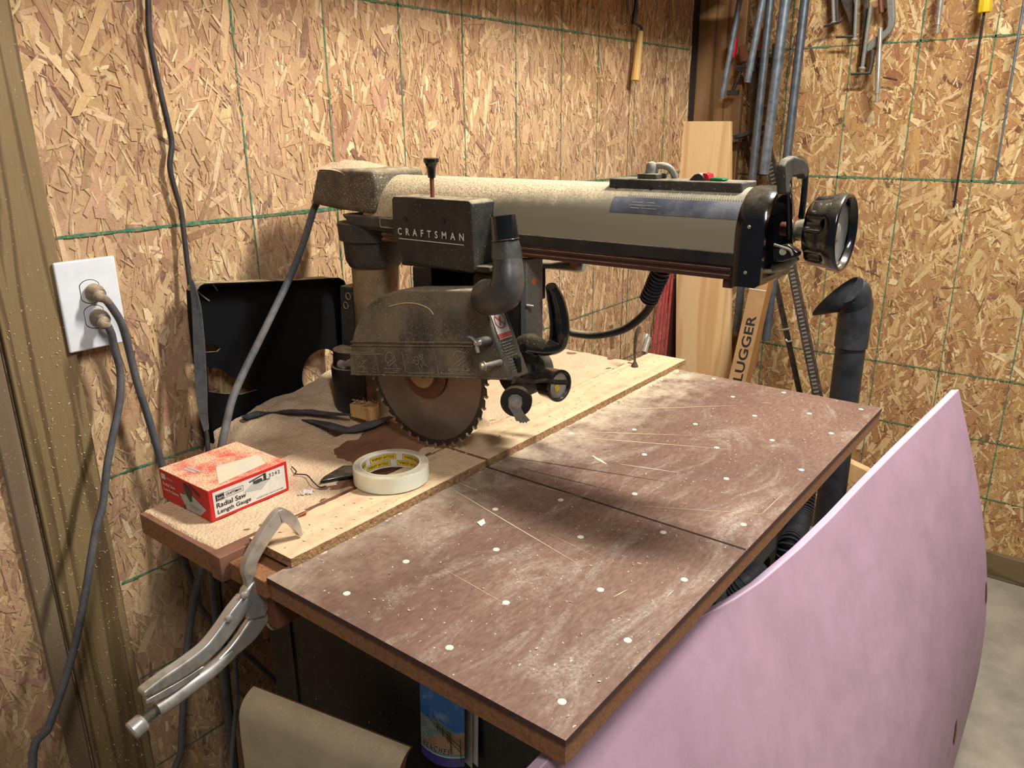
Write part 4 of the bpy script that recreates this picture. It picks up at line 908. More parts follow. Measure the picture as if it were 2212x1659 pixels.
# torn black plastic strips
def strip(name, pts, w, label, lift=.004):
    mb = MB(); mb.ribbon(pts, w, .0015, (0, 0.15, 1), smooth=5); return tag(mb.build(name, 'abs'), label, 'plastic scrap')
strip('torn_plastic_strip', [(-0.8664, 0.2771, 0.0100), (-0.8570, 0.3212, 0.0120), (-0.8056, 0.3524, 0.0140), (-0.7673, 0.3726, 0.0120), (-0.7278, 0.3998, 0.0100)], [.018, .034, .036, .024, .010], 'long torn black plastic strip lying on the sawdust behind the saw')
strip('torn_plastic_strip', [(-0.7904, 0.3446, 0.0040), (-0.7423, 0.3515, 0.0050), (-0.6858, 0.3548, 0.0060), (-0.6723, 0.3946, 0.0060), (-0.6718, 0.4430, 0.0060)], [.010, .026, .034, .030, .006], 'torn black plastic piece lying under the wood block')
mb = MB(); mb.prism([(-0.5587, 0.1942, 0.0020), (-0.5663, 0.2080, 0.0020), (-0.5746, 0.2507, 0.0020), (-0.5572, 0.2637, 0.0020), (-0.5299, 0.2432, 0.0020), (-0.5460, 0.2212, 0.0020)], (0, 0, .006)); tag(mb.build('plastic_wedge', 'gloss', bevel=.002), 'pointed black plastic wedge half under the tape roll', 'wedge')
mb = MB(); mb.tube([(-0.6389, 0.2057, 0.0040), (-0.6155, 0.1967, 0.0060), (-0.6123, 0.1923, 0.0040), (-0.5927, 0.1975, 0.0060), (-0.5635, 0.1863, 0.0080), (-0.5501, 0.1866, 0.0030), (-0.5445, 0.1945, 0.0030)], .0009, smooth=4, seg=6); tag(mb.build('wire_scrap', 'ink'), 'thin bent black wire beside the red box', 'wire')
# wood block with dust on it
b = MB(); bx = [(-0.7384, 0.4071, 0.0020), (-0.6856, 0.4117, 0.0020), (-0.6982, 0.4397, 0.0020), (-0.7440, 0.4326, 0.0020)]
b.prism(bx, (0, 0, .024)); blk = tag(b.build('wood_block', 'block', bevel=.001), 'small wooden block heaped with chips in front of the column', 'block')
def bc(r):
    u = r.random(); v = r.random(); p0 = V(bx[0]); p = p0+(V(bx[1])-p0)*u+(V(bx[3])-p0)*v
    return ((p.x, p.y, .0262+r.uniform(0, .008)), (r.uniform(-1, 1), r.uniform(-1, 1), 1))
chips('wood_chips', bc, 90, .008, 'sawdust', 'crumbly chips heaped on the small wooden block')

# ------------------------------------------------------------------ red carton
box = thing('gauge_carton', 'red and white printed cardboard carton on the rear table corner', 'box', (-0.638, 0.095, 0.002))
X0, X1, Y0, Y1, Z0, Z1 = -0.698, -0.578, 0.034, 0.156, 0.0022, 0.0475
mb = MB(); mb.m(0).poly([(X0, Y0, Z0), (X1, Y0, Z0), (X1, Y1, Z0), (X0, Y1, Z0)])
mb.poly([(X0, Y0, Z0), (X1, Y0, Z0), (X1, Y0, Z1), (X0, Y0, Z1)]); mb.poly([(X1, Y0, Z0), (X1, Y1, Z0), (X1, Y1, Z1), (X1, Y0, Z1)])
mb.poly([(X1, Y1, Z0), (X0, Y1, Z0), (X0, Y1, Z1), (X1, Y1, Z1)]); mb.poly([(X0, Y1, Z0), (X0, Y0, Z0), (X0, Y0, Z1), (X0, Y1, Z1)])
mb.m(1).poly([(X0, Y0, Z1), (X1, Y0, Z1), (X1, Y1, Z1), (X0, Y1, Z1)])
bmesh.ops.remove_doubles(mb.bm, verts=mb.bm.verts, dist=1e-5)
k = NT('carton_top'); f = k.mul(k.ramp(k.noise(420, 3, 0.7), 0.30, 0.55), k.ramp(k.noise(26, 5, 0.65), 0.30, 0.56)); k.col(k.mix(f, s2l((206, 44, 44)), s2l((232, 204, 158)))); k.rough(.85); k.bump(f, .5, .001); M['cartontop'] = k.m
mb.build('carton', ['red', 'cartontop'], box, bevel=.0014)
mb = MB(); mb.poly([(X1+.0004, Y0+.006, Z0+.0045), (X1+.0004, Y1-.005, Z0+.0045), (X1+.0004, Y1-.005, Z1-.005), (X1+.0004, Y0+.006, Z1-.005)]); mb.build('side_label', 'label', box, smooth=False, recalc=False)
mb = MB(); fo = lambda y, z: (X1+.0006, Y0+y, Z0+z)
mb.add_mesh(glyphs('Radial Saw', .044, .0070, fo(.0095, .0170), (0, 1, 0), (0, 0, 1), bold=.012)); mb.add_mesh(glyphs('Length Gauge', .050, .0076, fo(.0100, .0068), (0, 1, 0), (0, 0, 1), bold=.012))
mb.build('title_lettering', 'ink', box, smooth=False)
mb = MB(); mb.add_mesh(glyphs('9 3242', .026, .0050, fo(.0830, .0315), (0, 1, 0), (0, 0, 1), spacing=1.2)); mb.build('number_lettering', 'ink', box, smooth=False)
mb = MB()
mb.add_mesh(glyphs('WOODEN DOWEL RODS NOT INCLUDED', .044, .0020, fo(.0680, .0070), (0, 1, 0), (0, 0, 1))); mb.build('side_lettering', 'ink', box, smooth=False)
mb = MB(); mb.add_mesh(glyphs('CRAFTSMAN', .023, .0036, fo(.0245, .0295), (0, 1, 0), (0, 0, 1), bold=.02)); mb.build('brand_lettering', 'ink', box, smooth=False)
mb = MB(); lines2(mb, [(.0225, .0275, .0505, .0275), (.0225, .0348, .0505, .0348), (.0505, .0275, .0505, .0348)], fo(0, 0), (0, 1, 0), (0, 0, 1), .0004, .0001); mb.build('logo_outline', 'ink', box, smooth=False)
mb = MB(); mb.poly([fo(.0095, .0262), fo(.0220, .0262), fo(.0220, .0358), fo(.0095, .0358)]); mb.build('logo_block', 'ink', box, smooth=False, recalc=False)
mb = MB(); mb.add_mesh(glyphs('Sears', .0095, .0040, (X1+.0009, Y0+.0110, Z0+.0290), (0, 1, 0), (0, 0, 1))); lines2(mb, [(.0103, .0270, .0212, .0270), (.0103, .0350, .0212, .0350)], (X1+.0008, Y0, Z0), (0, 1, 0), (0, 0, 1), .0004, .0001); mb.build('logo_lettering', 'label', box, smooth=False)
M['photogrey'] = flat('print_grey', (186, 184, 172), .6); M['photodark'] = flat('print_dark', (62, 62, 54), .6)
mb = MB(); mb.poly([fo(.050, .0235), fo(.078, .0185), fo(.094, .0305), fo(.064, .0315)]); mb.build('printed_table', 'photogrey', box, smooth=False, recalc=False)
mb = MB()
for pl_ in ([(.066, .0305), (.071, .0290), (.077, .0295), (.081, .0320), (.079, .0350), (.066, .0345)], [(.060, .0345), (.066, .0350), (.085, .0385), (.0845, .0400), (.060, .0362)], [(.0825, .0300), (.0870, .0300), (.0870, .0398), (.0825, .0398)], [(.078, .0300), (.092, .0285), (.092, .0297), (.078, .0312)]):
    mb.poly([(X1+.0008, Y0+a, Z0+b) for a, b in pl_])
mb.build('printed_saw', 'photodark', box, smooth=False, recalc=False)
fl = lambda x, z: (X0+x, Y0-.0005, Z0+z)
mb = MB(); mb.poly([fl(.049, .0215), fl(.062, .0020), fl(.096, .0030), fl(.112, .0160), fl(.084, .0265), fl(.070, .0300)]); mb.build('end_diamond', 'photogrey', box, smooth=False, recalc=False)
mb = MB()
for pl_ in ([(.060, .0395), (.066, .0415), (.080, .0330), (.080, .0190), (.074, .0165), (.070, .0210), (.066, .0250)], [(.072, .0420), (.076, .0425), (.100, .0340), (.099, .0290)], [(.054, .0235), (.064, .0245), (.064, .0260), (.054, .0250)], [(.055, .0010), (.060, .0020), (.061, .0075), (.057, .0080)]):
    mb.poly([(X0+a, Y0-.0008, Z0+b) for a, b in pl_])
mb.add_mesh(glyphs('WOODEN DOWEL RODS', .026, .0014, (X0+.074, Y0-.0008, Z0+.0125), (1, 0, -.06), (0.06, 0, 1))); mb.add_mesh(glyphs('NOT INCLUDED', .017, .0014, (X0+.074, Y0-.0008, Z0+.0098), (1, 0, -.06), (.06, 0, 1)))
mb.build('end_print', 'photodark', box, smooth=False)
mb = MB(); mb.add_mesh(glyphs('Radial Saw', .031, .0052, fl(.0080, .0235), (1, 0, 0), (0, 0, 1), bold=.02)); mb.add_mesh(glyphs('Length Gauge', .038, .0056, fl(.0080, .0145), (1, 0, 0), (0, 0, 1), bold=.02)); mb.add_mesh(glyphs('CRAFTSMAN', .017, .0028, fl(.0175, .0345), (1, 0, 0), (0, 0, 1)))
mb.poly([fl(.0055, .0325), fl(.0160, .0325), fl(.0160, .0405), fl(.0055, .0405)]); mb.build('end_lettering', 'label', box, smooth=False)
k = NT('top_print'); f = k.mul(k.ramp(k.noise(420, 3, 0.7), 0.32, 0.58), k.ramp(k.noise(26, 5, 0.65), 0.32, 0.58)); k.col(k.mix(f, s2l((196, 190, 176)), s2l((232, 204, 158)))); k.rough(.85); M['topprint'] = k.m
mb = MB(); mb.poly([(X1-.006, Y0+.020, Z1+.0004), (X1-.014, Y0+.098, Z1+.0004), (X1-.050, Y0+.110, Z1+.0004), (X1-.060, Y0+.050, Z1+.0004)]); mb.build('top_diamond', 'topprint', box, smooth=False, recalc=False)
mb = MB(); lines2(mb, [(.030, .020, .055, .022), (.030, .026, .060, .028)], (X0, Y0, Z1), (1, 0, 0), (0, 1, 0), .003, .0004); mb.build('top_lettering', 'photogrey', box, smooth=False)

# ------------------------------------------------------------------ tape roll, tilted on the fence and rear board
tape = thing('tape_roll', 'roll of clear packing tape lying on the fence and rear table', 'tape', (-0.4715, 0.2535, 0.013))
TC = V((-0.4715, 0.2535, 0.0135)); TA = V((-0.012, 0, 1)).normalized(); TR = 0.0535; TI = 0.0405; TH = 0.0235
M['tapeclear'] = mat('tape_film', (228, 226, 200), (236, 234, 214), 0.22, scale=20, bump=.02); M['tapeclear'].node_tree.nodes['Principled BSDF'].inputs['Subsurface Weight'].default_value = .25
M['tapeside'] = mat('tape_side', (206, 202, 176), (176, 166, 134), 0.4, scale=60, bump=.1, dust=.5)
mb = MB(); mb.m(0).lathe([(0.0, TI+.0025), (0, TR-.0006), (.0006, TR), (TH-.0006, TR)], TC, TA, 72, False, False); mb.m(1).lathe([(TH-.0006, TR), (TH, TR-.0006), (TH, TI+.0025)], TC, TA, 72, False, False)
mb.build('tape_film', ['tapeclear', 'tapeside'], tape)
mb = MB(); mb.lathe([(0, TI), (0, TI+.0024), (TH+.0002, TI+.0024), (TH+.0002, TI), (0, TI)], TC, TA, 72, False, False); mb.build('tape_core', 'label', tape, label='white cardboard core ring')
mb = MB(); mt = MB(); mk = MB(); ta, tb, _ = frame(TA)
def onr(ang, h, r): return TC+TA*h+(ta*math.cos(ang)+tb*math.sin(ang))*r
def wrap(me, a0, h0, r):
    for v in me.vertices: v.co = onr(a0+v.co.x/r, h0+v.co.y, r-v.co.z)
    return me
for row, off in ((.0128, 0.0), (.0028, .22)):
    for i in range(5):
        a0 = off+i*2*math.pi/5; w = .041; h = .0082
        for (m_, ins, rr_, t) in ((mk, 0, TI-.0002, 0), (mb, .0005, TI-.0004, 0)):
            n = 12; aa = [a0+(ins+(w-2*ins)*j/n)/TI for j in range(n+1)]
            for j in range(n): m_.poly([onr(aa[j], row+ins, rr_), onr(aa[j+1], row+ins, rr_), onr(aa[j+1], row+h-ins, rr_), onr(aa[j], row+h-ins, rr_)])
        me = glyphs('DOLLAR GENERAL', w-.006, h-.0040, (0, 0, 0), (1, 0, 0), (0, 1, 0), 0, bold=.015)
        # printed upside down on the core: turn the lettering round within its band
        for v in me.vertices: v.co.x = (w-.006)-v.co.x; v.co.y = (h-.0040)-v.co.y
        # seen from inside the ring the text runs against the angle
        for v in me.vertices: v.co.x = (w-.006)-v.co.x
        mt.add_mesh(wrap(me, a0+.003/TI, row+.0020, TI-.0006))
mk.build('print_border', 'ink', tape, smooth=False, recalc=False); mb.build('yellow_print', 'yellow', tape, smooth=False, recalc=False); mt.build('brand_lettering', 'ink', tape, smooth=False, recalc=False)

# ------------------------------------------------------------------ locking clamp on the left end of the fence
clamp = thing('locking_clamp', 'worn nickel locking C clamp gripping the left end of the fence', 'clamp', (-0.44, -0.02, -0.11))
PX = -0.44
mb = MB(); mb.ribbon([(-0.4400, 0.0688, 0.0156), (-0.4400, 0.0632, 0.0319), (-0.4400, 0.0564, 0.0430), (-0.4400, 0.0449, 0.0527), (-0.4400, 0.0345, 0.0473), (-0.4400, 0.0188, 0.0347), (-0.4400, 0.0022, 0.0180), (-0.4400, -0.0049, 0.0061), (-0.4400, -0.0039, -0.0097), (-0.4400, -0.0024, -0.0322)], [.004, .010, .013, .0165, .0175, .0170, .0165, .0160, .0150, .015], .009, (1, 0, 0), smooth=4)
mb.build('upper_jaw', 'chrome', clamp, bevel=.0018, seg=2)
mb = MB(); mb.prism([(-0.4475, -0.0148, -0.0182), (-0.4475, -0.0020, -0.0104), (-0.4475, 0.0130, -0.0223), (-0.4475, 0.0174, -0.0488), (-0.4475, 0.0062, -0.0654), (-0.4475, -0.0121, -0.0586), (-0.4475, -0.0261, -0.0384)], (.014, 0, 0)); mb.build('pivot_body', 'chrome', clamp, bevel=.003)
mb = MB(); mb.ribbon([(-0.4400, -0.0133, -0.0297), (-0.4400, -0.0303, -0.0423), (-0.4400, -0.0490, -0.0566), (-0.4400, -0.0692, -0.0677), (-0.4400, -0.0953, -0.0732), (-0.4400, -0.1224, -0.0749), (-0.4400, -0.1468, -0.0763)], [.019, .022, .021, .019, .018, .015, .007], .015, (1, 0, 0), smooth=5); mb.build('upper_handle', 'chrome', clamp, bevel=.0055, seg=4, label='bright channel handle of the clamp')
mb = MB(); mb.ribbon([(-0.4420, 0.0111, -0.0471), (-0.4420, 0.0025, -0.0643), (-0.4420, -0.0154, -0.0787), (-0.4420, -0.0384, -0.0889), (-0.4420, -0.0623, -0.0966)], [.014, .029, .027, .017, .011], .010, (1, 0, 0), smooth=4); mb.build('lower_handle_plate', 'chrome', clamp, bevel=.003, seg=2)
mb = MB(); mb.tube([(-0.4420, -0.0387, -0.0907), (-0.4420, -0.0667, -0.0989), (-0.4420, -0.0941, -0.1027), (-0.4420, -0.1166, -0.1064), (-0.4420, -0.1328, -0.1077)], [.0075, .0088, .0098, .0100, .0096], smooth=4, seg=18); mb.build('lower_handle', 'chrome', clamp)
mb = MB(); mb.ribbon([(-0.4360, -0.0770, -0.0846), (-0.4360, -0.1000, -0.0885), (-0.4360, -0.1217, -0.0896), (-0.4360, -0.1445, -0.0870)], [.003, .008, .010, .005], .003, (1, 0, 0), smooth=4); mb.build('release_lever', 'chrome', clamp, bevel=.001)
mb = MB(); a = V((-0.4420, -0.1312, -0.1076)); b = V((-0.4420, -0.1470, -0.1124)); pr_ = [(0, .0065)]; L_ = (b-a).length; n = 14
for i in range(n): pr_ += [(L_*(i+.2)/n, .0064), (L_*(i+.6)/n, .0048)]
mb.lathe(pr_, a, b-a, 20); mb.build('adjusting_screw', 'steelgrey', clamp)
mb = MB(); d = (b-a).normalized(); mb.lathe([(0, .005), (.001, .0085), (.004, .0105), (.015, .0108), (.017, .0095)], b-d*.001, d, 20); mb.build('knurled_knob', 'chrome', clamp, angle=20)
mb = MB(); a = V((-0.4390, -0.0237, -0.0562)); b = V((-0.4390, -0.0591, -0.0695)); pts = []
for i in range(161):
    t = i/160; dd = (b-a).normalized(); x_, y_, _ = frame(dd); an = t*16*2*math.pi; pts.append(a+(b-a)*t+(x_*math.cos(an)+y_*math.sin(an))*.0028)
mb.tube(pts, .0006, seg=5); mb.build('spring', 'darkcast', clamp)
for q in ((-0.4315, -0.0411, -0.0408), (-0.4355, -0.0128, -0.0544), (-0.4315, -0.0187, -0.0222)): MB().lathe([(-.004, .0042), (0, .0040), (.001, .0025)], q, (1, 0, 0), 14).build('rivet', 'chrome', clamp)
mb = MB(); mb.ribbon([(-0.4420, 0.0040, -0.0523), (-0.4420, 0.0179, -0.0873), (-0.4420, 0.0327, -0.0876), (-0.4420, 0.0434, -0.0788)], [.010, .009, .007, .004], .008, (1, 0, 0), smooth=4); mb.build('lower_jaw', 'chrome', clamp, bevel=.0015)
mb = MB(); mb.box((-.470, .010, -.078), (-.418, .055, -.0310)); tag(mb.build('clamp_pad_block', 'brownedge', bevel=.001), 'brown wood scrap held beneath the table by the locking clamp', 'block')
# second clamp at the far end of the fence
c2 = thing('locking_clamp', 'small locking clamp standing at the far right end of the fence', 'clamp', (-0.4664, 0.9435, 0.0125))
mb = MB(); mb.tube([(-0.4706, 0.9509, 0.0130), (-0.4780, 0.9608, 0.0286), (-0.4780, 0.9604, 0.0589), (-0.4780, 0.9665, 0.0796), (-0.4780, 0.9756, 0.0877)], [.0030, .0034, .0042, .0055, .0045], smooth=3, flat=(.8, 1.4)); mb.lathe([(0, .0075), (.002, .0072), (.010, .0036)], (-0.4669, 0.9424, 0.0127), (0, 0, 1), 16); mb.build('upper_jaw', 'iron', c2)
mb = MB(); mb.tube([(-0.5071, 1.0500, -0.0024), (-0.5094, 1.0600, 0.0270), (-0.5101, 1.0700, 0.0492)], [.006, .009, .008], smooth=4); mb.cyl((-0.5006, 1.0450, 0.0158), (-0.4988, 1.0600, 0.0466), .006); mb.build('clamp_body', 'chrome', c2)

# ------------------------------------------------------------------ outlet and cords
out = thing('wall_outlet', 'white jumbo duplex outlet plate on the post and strand board wall', 'outlet', (-0.91, 0.083, 0.17))
OP = -.9065
mb = MB(); y0, y1, z0, z1 = 0.032, 0.120, 0.176, 0.310
mb.box((OP-.0055, y0, z0), (OP, y1, z1)); mb.build('cover_plate', 'white', out, bevel=.0028, seg=4)
for zc in (0.262, 0.224):
    mb = MB(); n = 28; pts = []
    for i in range(n):
        a = 2*math.pi*i/n; pts.append((OP+.0008, .0760+max(-.0140, min(.0140, .0172*math.cos(a))), zc+.0172*math.sin(a)))
    mb.prism(pts, (-.003, 0, 0)); mb.build('receptacle', 'white', out, bevel=.0006)
    mb = MB(); pts = [(q[0]-.0009+.0001, .076+(q[1]-.076)*1.06, zc+(q[2]-zc)*1.06) for q in pts]; mb.prism(pts, (-.0008, 0, 0)); mb.build('receptacle_gap', 'ink', out)
mb = MB(); mb.lathe([(0, .003), (.0007, .0026)], (OP, .076, .243), (1, 0, 0), 14); mb.build('plate_screw', 'bolt', out)
M['plug'+'body'] = mat('plug_dusty', (96, 86, 72), (130, 112, 88), .6, scale=60, dust=1.0, film=.5, dustcol=(206, 180, 146), upcut=.1)
def plugcord(label, zc, plugpts, pts, r):
    t = thing('power_cord', label, 'cord', (OP, .078, zc))
    mb = MB(); mb.lathe([(0.0015, .0118), (.004, .0132), (.012, .0128), (.018, .0105), (.023, .0085)], (OP, .078, zc), (1, .12, -.12), 22)
    mb.tube(plugpts, [.0085, .0078, .0062, .0056], smooth=4); mb.build('plug', 'plugbody', t)
    mb = MB(); mb.tube(pts, r, smooth=6, seg=12); mb.build('cable', 'cord', t); return t
plugcord('grey cord plugged into the upper socket running down behind the red carton', .262, [(OP+.022, .0795, .259), (-0.8800, 0.0749, 0.2576), (-0.8780, 0.0820, 0.2532), (-0.8780, 0.0876, 0.2460)], [(-0.8780, 0.0848, 0.2499), (-0.8800, 0.0939, 0.2327), (-0.8850, 0.1038, 0.2101), (-0.8900, 0.1099, 0.1753), (-0.8900, 0.1145, 0.1142), (-0.8900, 0.1221, 0.0578), (-0.8900, 0.1293, -0.0046), (-0.8900, 0.1361, -0.0735), (-0.8800, 0.1366, -0.1568), (-0.8700, 0.1354, -0.2104), (-0.8600, 0.1422, -0.2690), (-0.8400, 0.1490, -0.3202), (-.84, .30, -.60), (-.86, .34, -.80)], .0058)
plugcord('grey cord plugged into the lower socket hanging down in front of the post', .224, [(OP+.022, .0795, .221), (-0.8800, 0.0740, 0.2167), (-0.8780, 0.0792, 0.2132), (-0.8760, 0.0814, 0.2074)], [(-0.8760, 0.0789, 0.2128), (-0.8760, 0.0823, 0.2001), (-0.8800, 0.0849, 0.1752), (-0.8800, 0.0872, 0.1381), (-0.8750, 0.0758, 0.0937), (-0.8700, 0.0545, 0.0448), (-0.8650, 0.0365, 0.0026), (-0.8600, 0.0187, -0.0509), (-0.8550, 0.0014, -0.0811), (-0.8500, -0.0170, -0.1262), (-0.8400, -0.0390, -0.1751), (-0.8200, -0.0684, -0.2227), (-0.8000, -0.1011, -0.2656), (-0.7800, -0.1395, -0.3096), (-0.7600, -0.1750, -0.3430), (-.70, -.22, -.60), (-.66, -.24, -.84)], .0056)
def cable(label, pts, r, m_='cord', cat='cord', name='electric_cord', sm=6):
    mb = MB(); mb.tube(pts, r, smooth=sm); return tag(mb.build(name, m_), label, cat)
cable('thin black cord dropping from above along the strand board wall to the hood', [(-0.9150, 0.2398, 0.7097), (-0.9150, 0.2353, 0.6722), (-0.9150, 0.2293, 0.6214), (-0.9150, 0.2325, 0.5634), (-0.9150, 0.2388, 0.5034), (-0.9150, 0.2411, 0.4691), (-0.9150, 0.2327, 0.4344), (-0.9150, 0.2358, 0.3988), (-0.9150, 0.2411, 0.3659), (-0.9120, 0.2386, 0.3184), (-0.9080, 0.2353, 0.2740), (-0.9050, 0.2327, 0.2132), (-0.9000, 0.2283, 0.1356), (-0.8950, 0.2214, 0.0565), (-0.8700, 0.2065, -0.0003), (-0.8600, 0.1976, -0.0370), (-.86, .19, -.15), (-.87, .18, -.5), (-.88, .17, -.84)], [.0042, .0044, .0042, .0040, .0040, .0040], 'blackcord')
cable('grey cord hanging straight below the table left of the black stand', [(-0.8000, 0.1449, -0.1339), (-0.8000, 0.1314, -0.1703), (-0.8000, 0.1131, -0.2216), (-0.8000, 0.0968, -0.2655), (-0.7900, 0.0727, -0.3271), (-0.7900, 0.0558, -0.4071), (-0.7900, 0.0393, -0.4893), (-0.7900, 0.0239, -0.5744), (-.78, .17, -.84)], [.0062, .0062, .0056, .0056])
cable('thin grey cord at the left edge of the black stand above the laminate scrap', [(-0.6600, 0.0849, -0.2744), (-0.6600, 0.0794, -0.3388), (-0.6600, 0.0655, -0.3991), (-0.6600, 0.0516, -0.4594), (-0.6600, 0.0424, -0.5080), (-.66, .13, -.84)], .0036)

# ------------------------------------------------------------------ laminate scrap with rounded edge, leaflet
lam = thing('laminate_panel', 'tan dusty laminate panel with a rolled top edge below the table', 'panel', (-.38, .03, FZ))
A = V((-0.4961, 0.0144, -0.2000)); B = V((-0.2584, 0.0631, -0.2000)); dv = (B-A).normalized(); nv = V((dv.y, -dv.x, 0))
if nv.y > 0: nv = -nv
L = (B-A).length
prof = [(.002, .0), (.0, .0)]
def lamp(s, back):     # profile walking out and down from the top back edge
    return s
R = []; prof = []
for i in range(9):
    a = math.radians(90-90*i/8*.92); prof.append((.030*math.cos(a)-.0, -.030+.030*math.sin(a)))
prof += [(.0318, -.06), (.034, -.30), (.036, FZ+.2+.001)]
th = .014
outer = [(o_, z_) for o_, z_ in prof]
inner = []
for i, (o_, z_) in enumerate(prof):
    inner.append((o_-th*min(1, .35+i*.12), min(z_-.002 if i < 3 else z_, -.003)))
def lampt(s, o_, z_): return A+dv*s+nv*o_+V((0, 0, z_))
mb = MB(); mb.m(0)
n = len(outer)
va = [mb.bm.verts.new(lampt(0, *q)) for q in outer]; vb = [mb.bm.verts.new(lampt(L, *q)) for q in outer]
ia = [mb.bm.verts.new(lampt(0, *q)) for q in inner]; ib = [mb.bm.verts.new(lampt(L, *q)) for q in inner]
for i in range(n-1): mb.face([va[i], va[i+1], vb[i+1], vb[i]])
mb.m(1)
for i in range(n-1): mb.face([ia[i], ib[i], ib[i+1], ia[i+1]]); mb.face([va[i], ia[i], ia[i+1], va[i+1]]); mb.face([vb[i], vb[i+1], ib[i+1], ib[i]])
mb.face([va[0], vb[0], ib[0], ia[0]]); mb.face([va[-1], ia[-1], ib[-1], vb[-1]])
mb.build('rolled_sheet', ['tan', 'brownedge'], lam, angle=30)

bro = thing('beach_leaflet', 'folded colour leaflet with a beach picture tucked against the black stand', 'leaflet', (-.24, .095, -.25))
bl = V((-0.2681, 0.0880, -0.2316)); br = V((-0.1988, 0.0880, -0.2125))
k = NT('leaflet_picture')
sxz = k.n('ShaderNodeSeparateXYZ'); k.l(k.tc.outputs['Generated'], sxz.inputs[0]); gx_ = sxz.outputs[0]; gz = sxz.outputs[2]
wob = k.noise(3.0, 3, .6, coord='Generated')
zz = k.mul(gz, k.mul(k.mul(wob, -.5, 'ADD'), .14), 'ADD')
sky = k.mix(k.ramp(k.noise(3.5, 4, .6, coord='Generated', stretch=(1, 1, 1.6)), .56, .72, 0, .7), s2l((36, 122, 204)), s2l((170, 186, 222)))
sea = k.mix(k.ramp(k.noise(6, 4, .6, coord='Generated', stretch=(.5, 1, 3)), .4, .6), s2l((118, 158, 148)), s2l((176, 178, 170)))
sand = k.mix(k.ramp(wob, .4, .6), s2l((196, 160, 118)), s2l((176, 142, 104)))
c = k.mix(k.ramp(zz, .52, .53), sea, sky)
surf = k.ramp(k.mul(zz, k.mul(gx_, -.35), 'ADD'), .20, .215, 1, 0); c = k.mix(surf, c, sand)
KB = (br.z-bl.z)/(-.118-bl.z); tri = k.mul(gz, k.mul(k.mul(gx_, gx_), -KB), 'ADD')
c = k.mix(k.ramp(tri, .150, .154, 1, 0), c, s2l((110, 158, 146))); c = k.mix(k.ramp(tri, .117, .120, 1, 0), c, s2l((226, 226, 230))); c = k.mix(k.ramp(tri, .105, .108, 1, 0), c, s2l((78, 72, 140)))
k.col(c); k.rough(.35); M['leaflet'] = k.m
# cover sheet: bows out at its lower edge
topz = -.118
def fold(name, x0, x1, zt, zb0, zb1, y, bow, m_, lbl=None, nx=10, nzn=10):
    mb = MB(); g = []
    for j in range(nzn+1):
        row = []
        for i in range(nx+1):
            u = i/nx; t = j/nzn; zb = zb0+(zb1-zb0)*u*u
            row.append(mb.bm.verts.new((x0+(x1-x0)*u, y-bow*t*t*(1-(2*u-1)**2)-.004*t, zt+(zb-zt)*t)))
        g.append(row)
    for j in range(nzn):
        for i in range(nx): mb.face([g[j][i], g[j][i+1], g[j+1][i+1], g[j+1][i]])
    return mb.build(name, m_, bro, label=lbl)
fold('inner_page', br.x-.040, br.x+.014, topz, br.z+.012, br.z+.0, .1015, .001, 'label')
fold('inner_page', br.x-.040, br.x+.008, topz, br.z+.008, br.z-.004, .0985, .001, 'silver')
fold('cover_page', bl.x, br.x+.001, topz, bl.z, br.z-.0, .093, .006, 'leaflet', 'cover page with blue sky, pier and sand')
wl_ = br.x-bl.x
def on_page(me, lift):
    w_ = br.x+.001-bl.x
    for v in me.vertices:
        u = v.co.x/w_; zb = bl.z+(br.z-bl.z)*u*u; z = zb+v.co.y; t = (topz-z)/(topz-zb)
        v.co = V((bl.x+v.co.x, .093-.006*t*t*(1-(2*u-1)**2)-.004*t-lift, z))
    return me
mb = MB(); mb.add_mesh(on_page(glyphs('BEACHES', wl_*.66, .0092, (wl_*.09, .0165, 0), (1, 0, 0), (0, 1, 0), 0, bold=.05, spacing=1.35, shear=.15), .0006)); mb.build('leaflet_lettering_edge', 'label', bro, smooth=False)
mb = MB(); mb.add_mesh(on_page(glyphs('BEACHES', wl_*.645, .0078, (wl_*.0975, .0172, 0), (1, 0, 0), (0, 1, 0), 0, spacing=1.35, shear=.15), .0012)); mb.build('leaflet_lettering', 'ink', bro, smooth=False)
mb = MB(); oz = bl.z
lines2(mb, [(.18*wl_, .064, .28*wl_, .064), (.26*wl_, .062, 1.0*wl_, .046), (.36*wl_, .057, .98*wl_, .039), (.73*wl_, .058, .76*wl_, .028), (.965*wl_, .058, .98*wl_, .024), (.46*wl_, .061, .46*wl_, .050), (.58*wl_, .060, .58*wl_, .046), (.68*wl_, .058, .69*wl_, .042)], (bl.x, .0865, oz), (1, 0, 0), (0, 0, 1), .0014, 0); mb.build('printed_pier', 'photodark', bro, smooth=False)

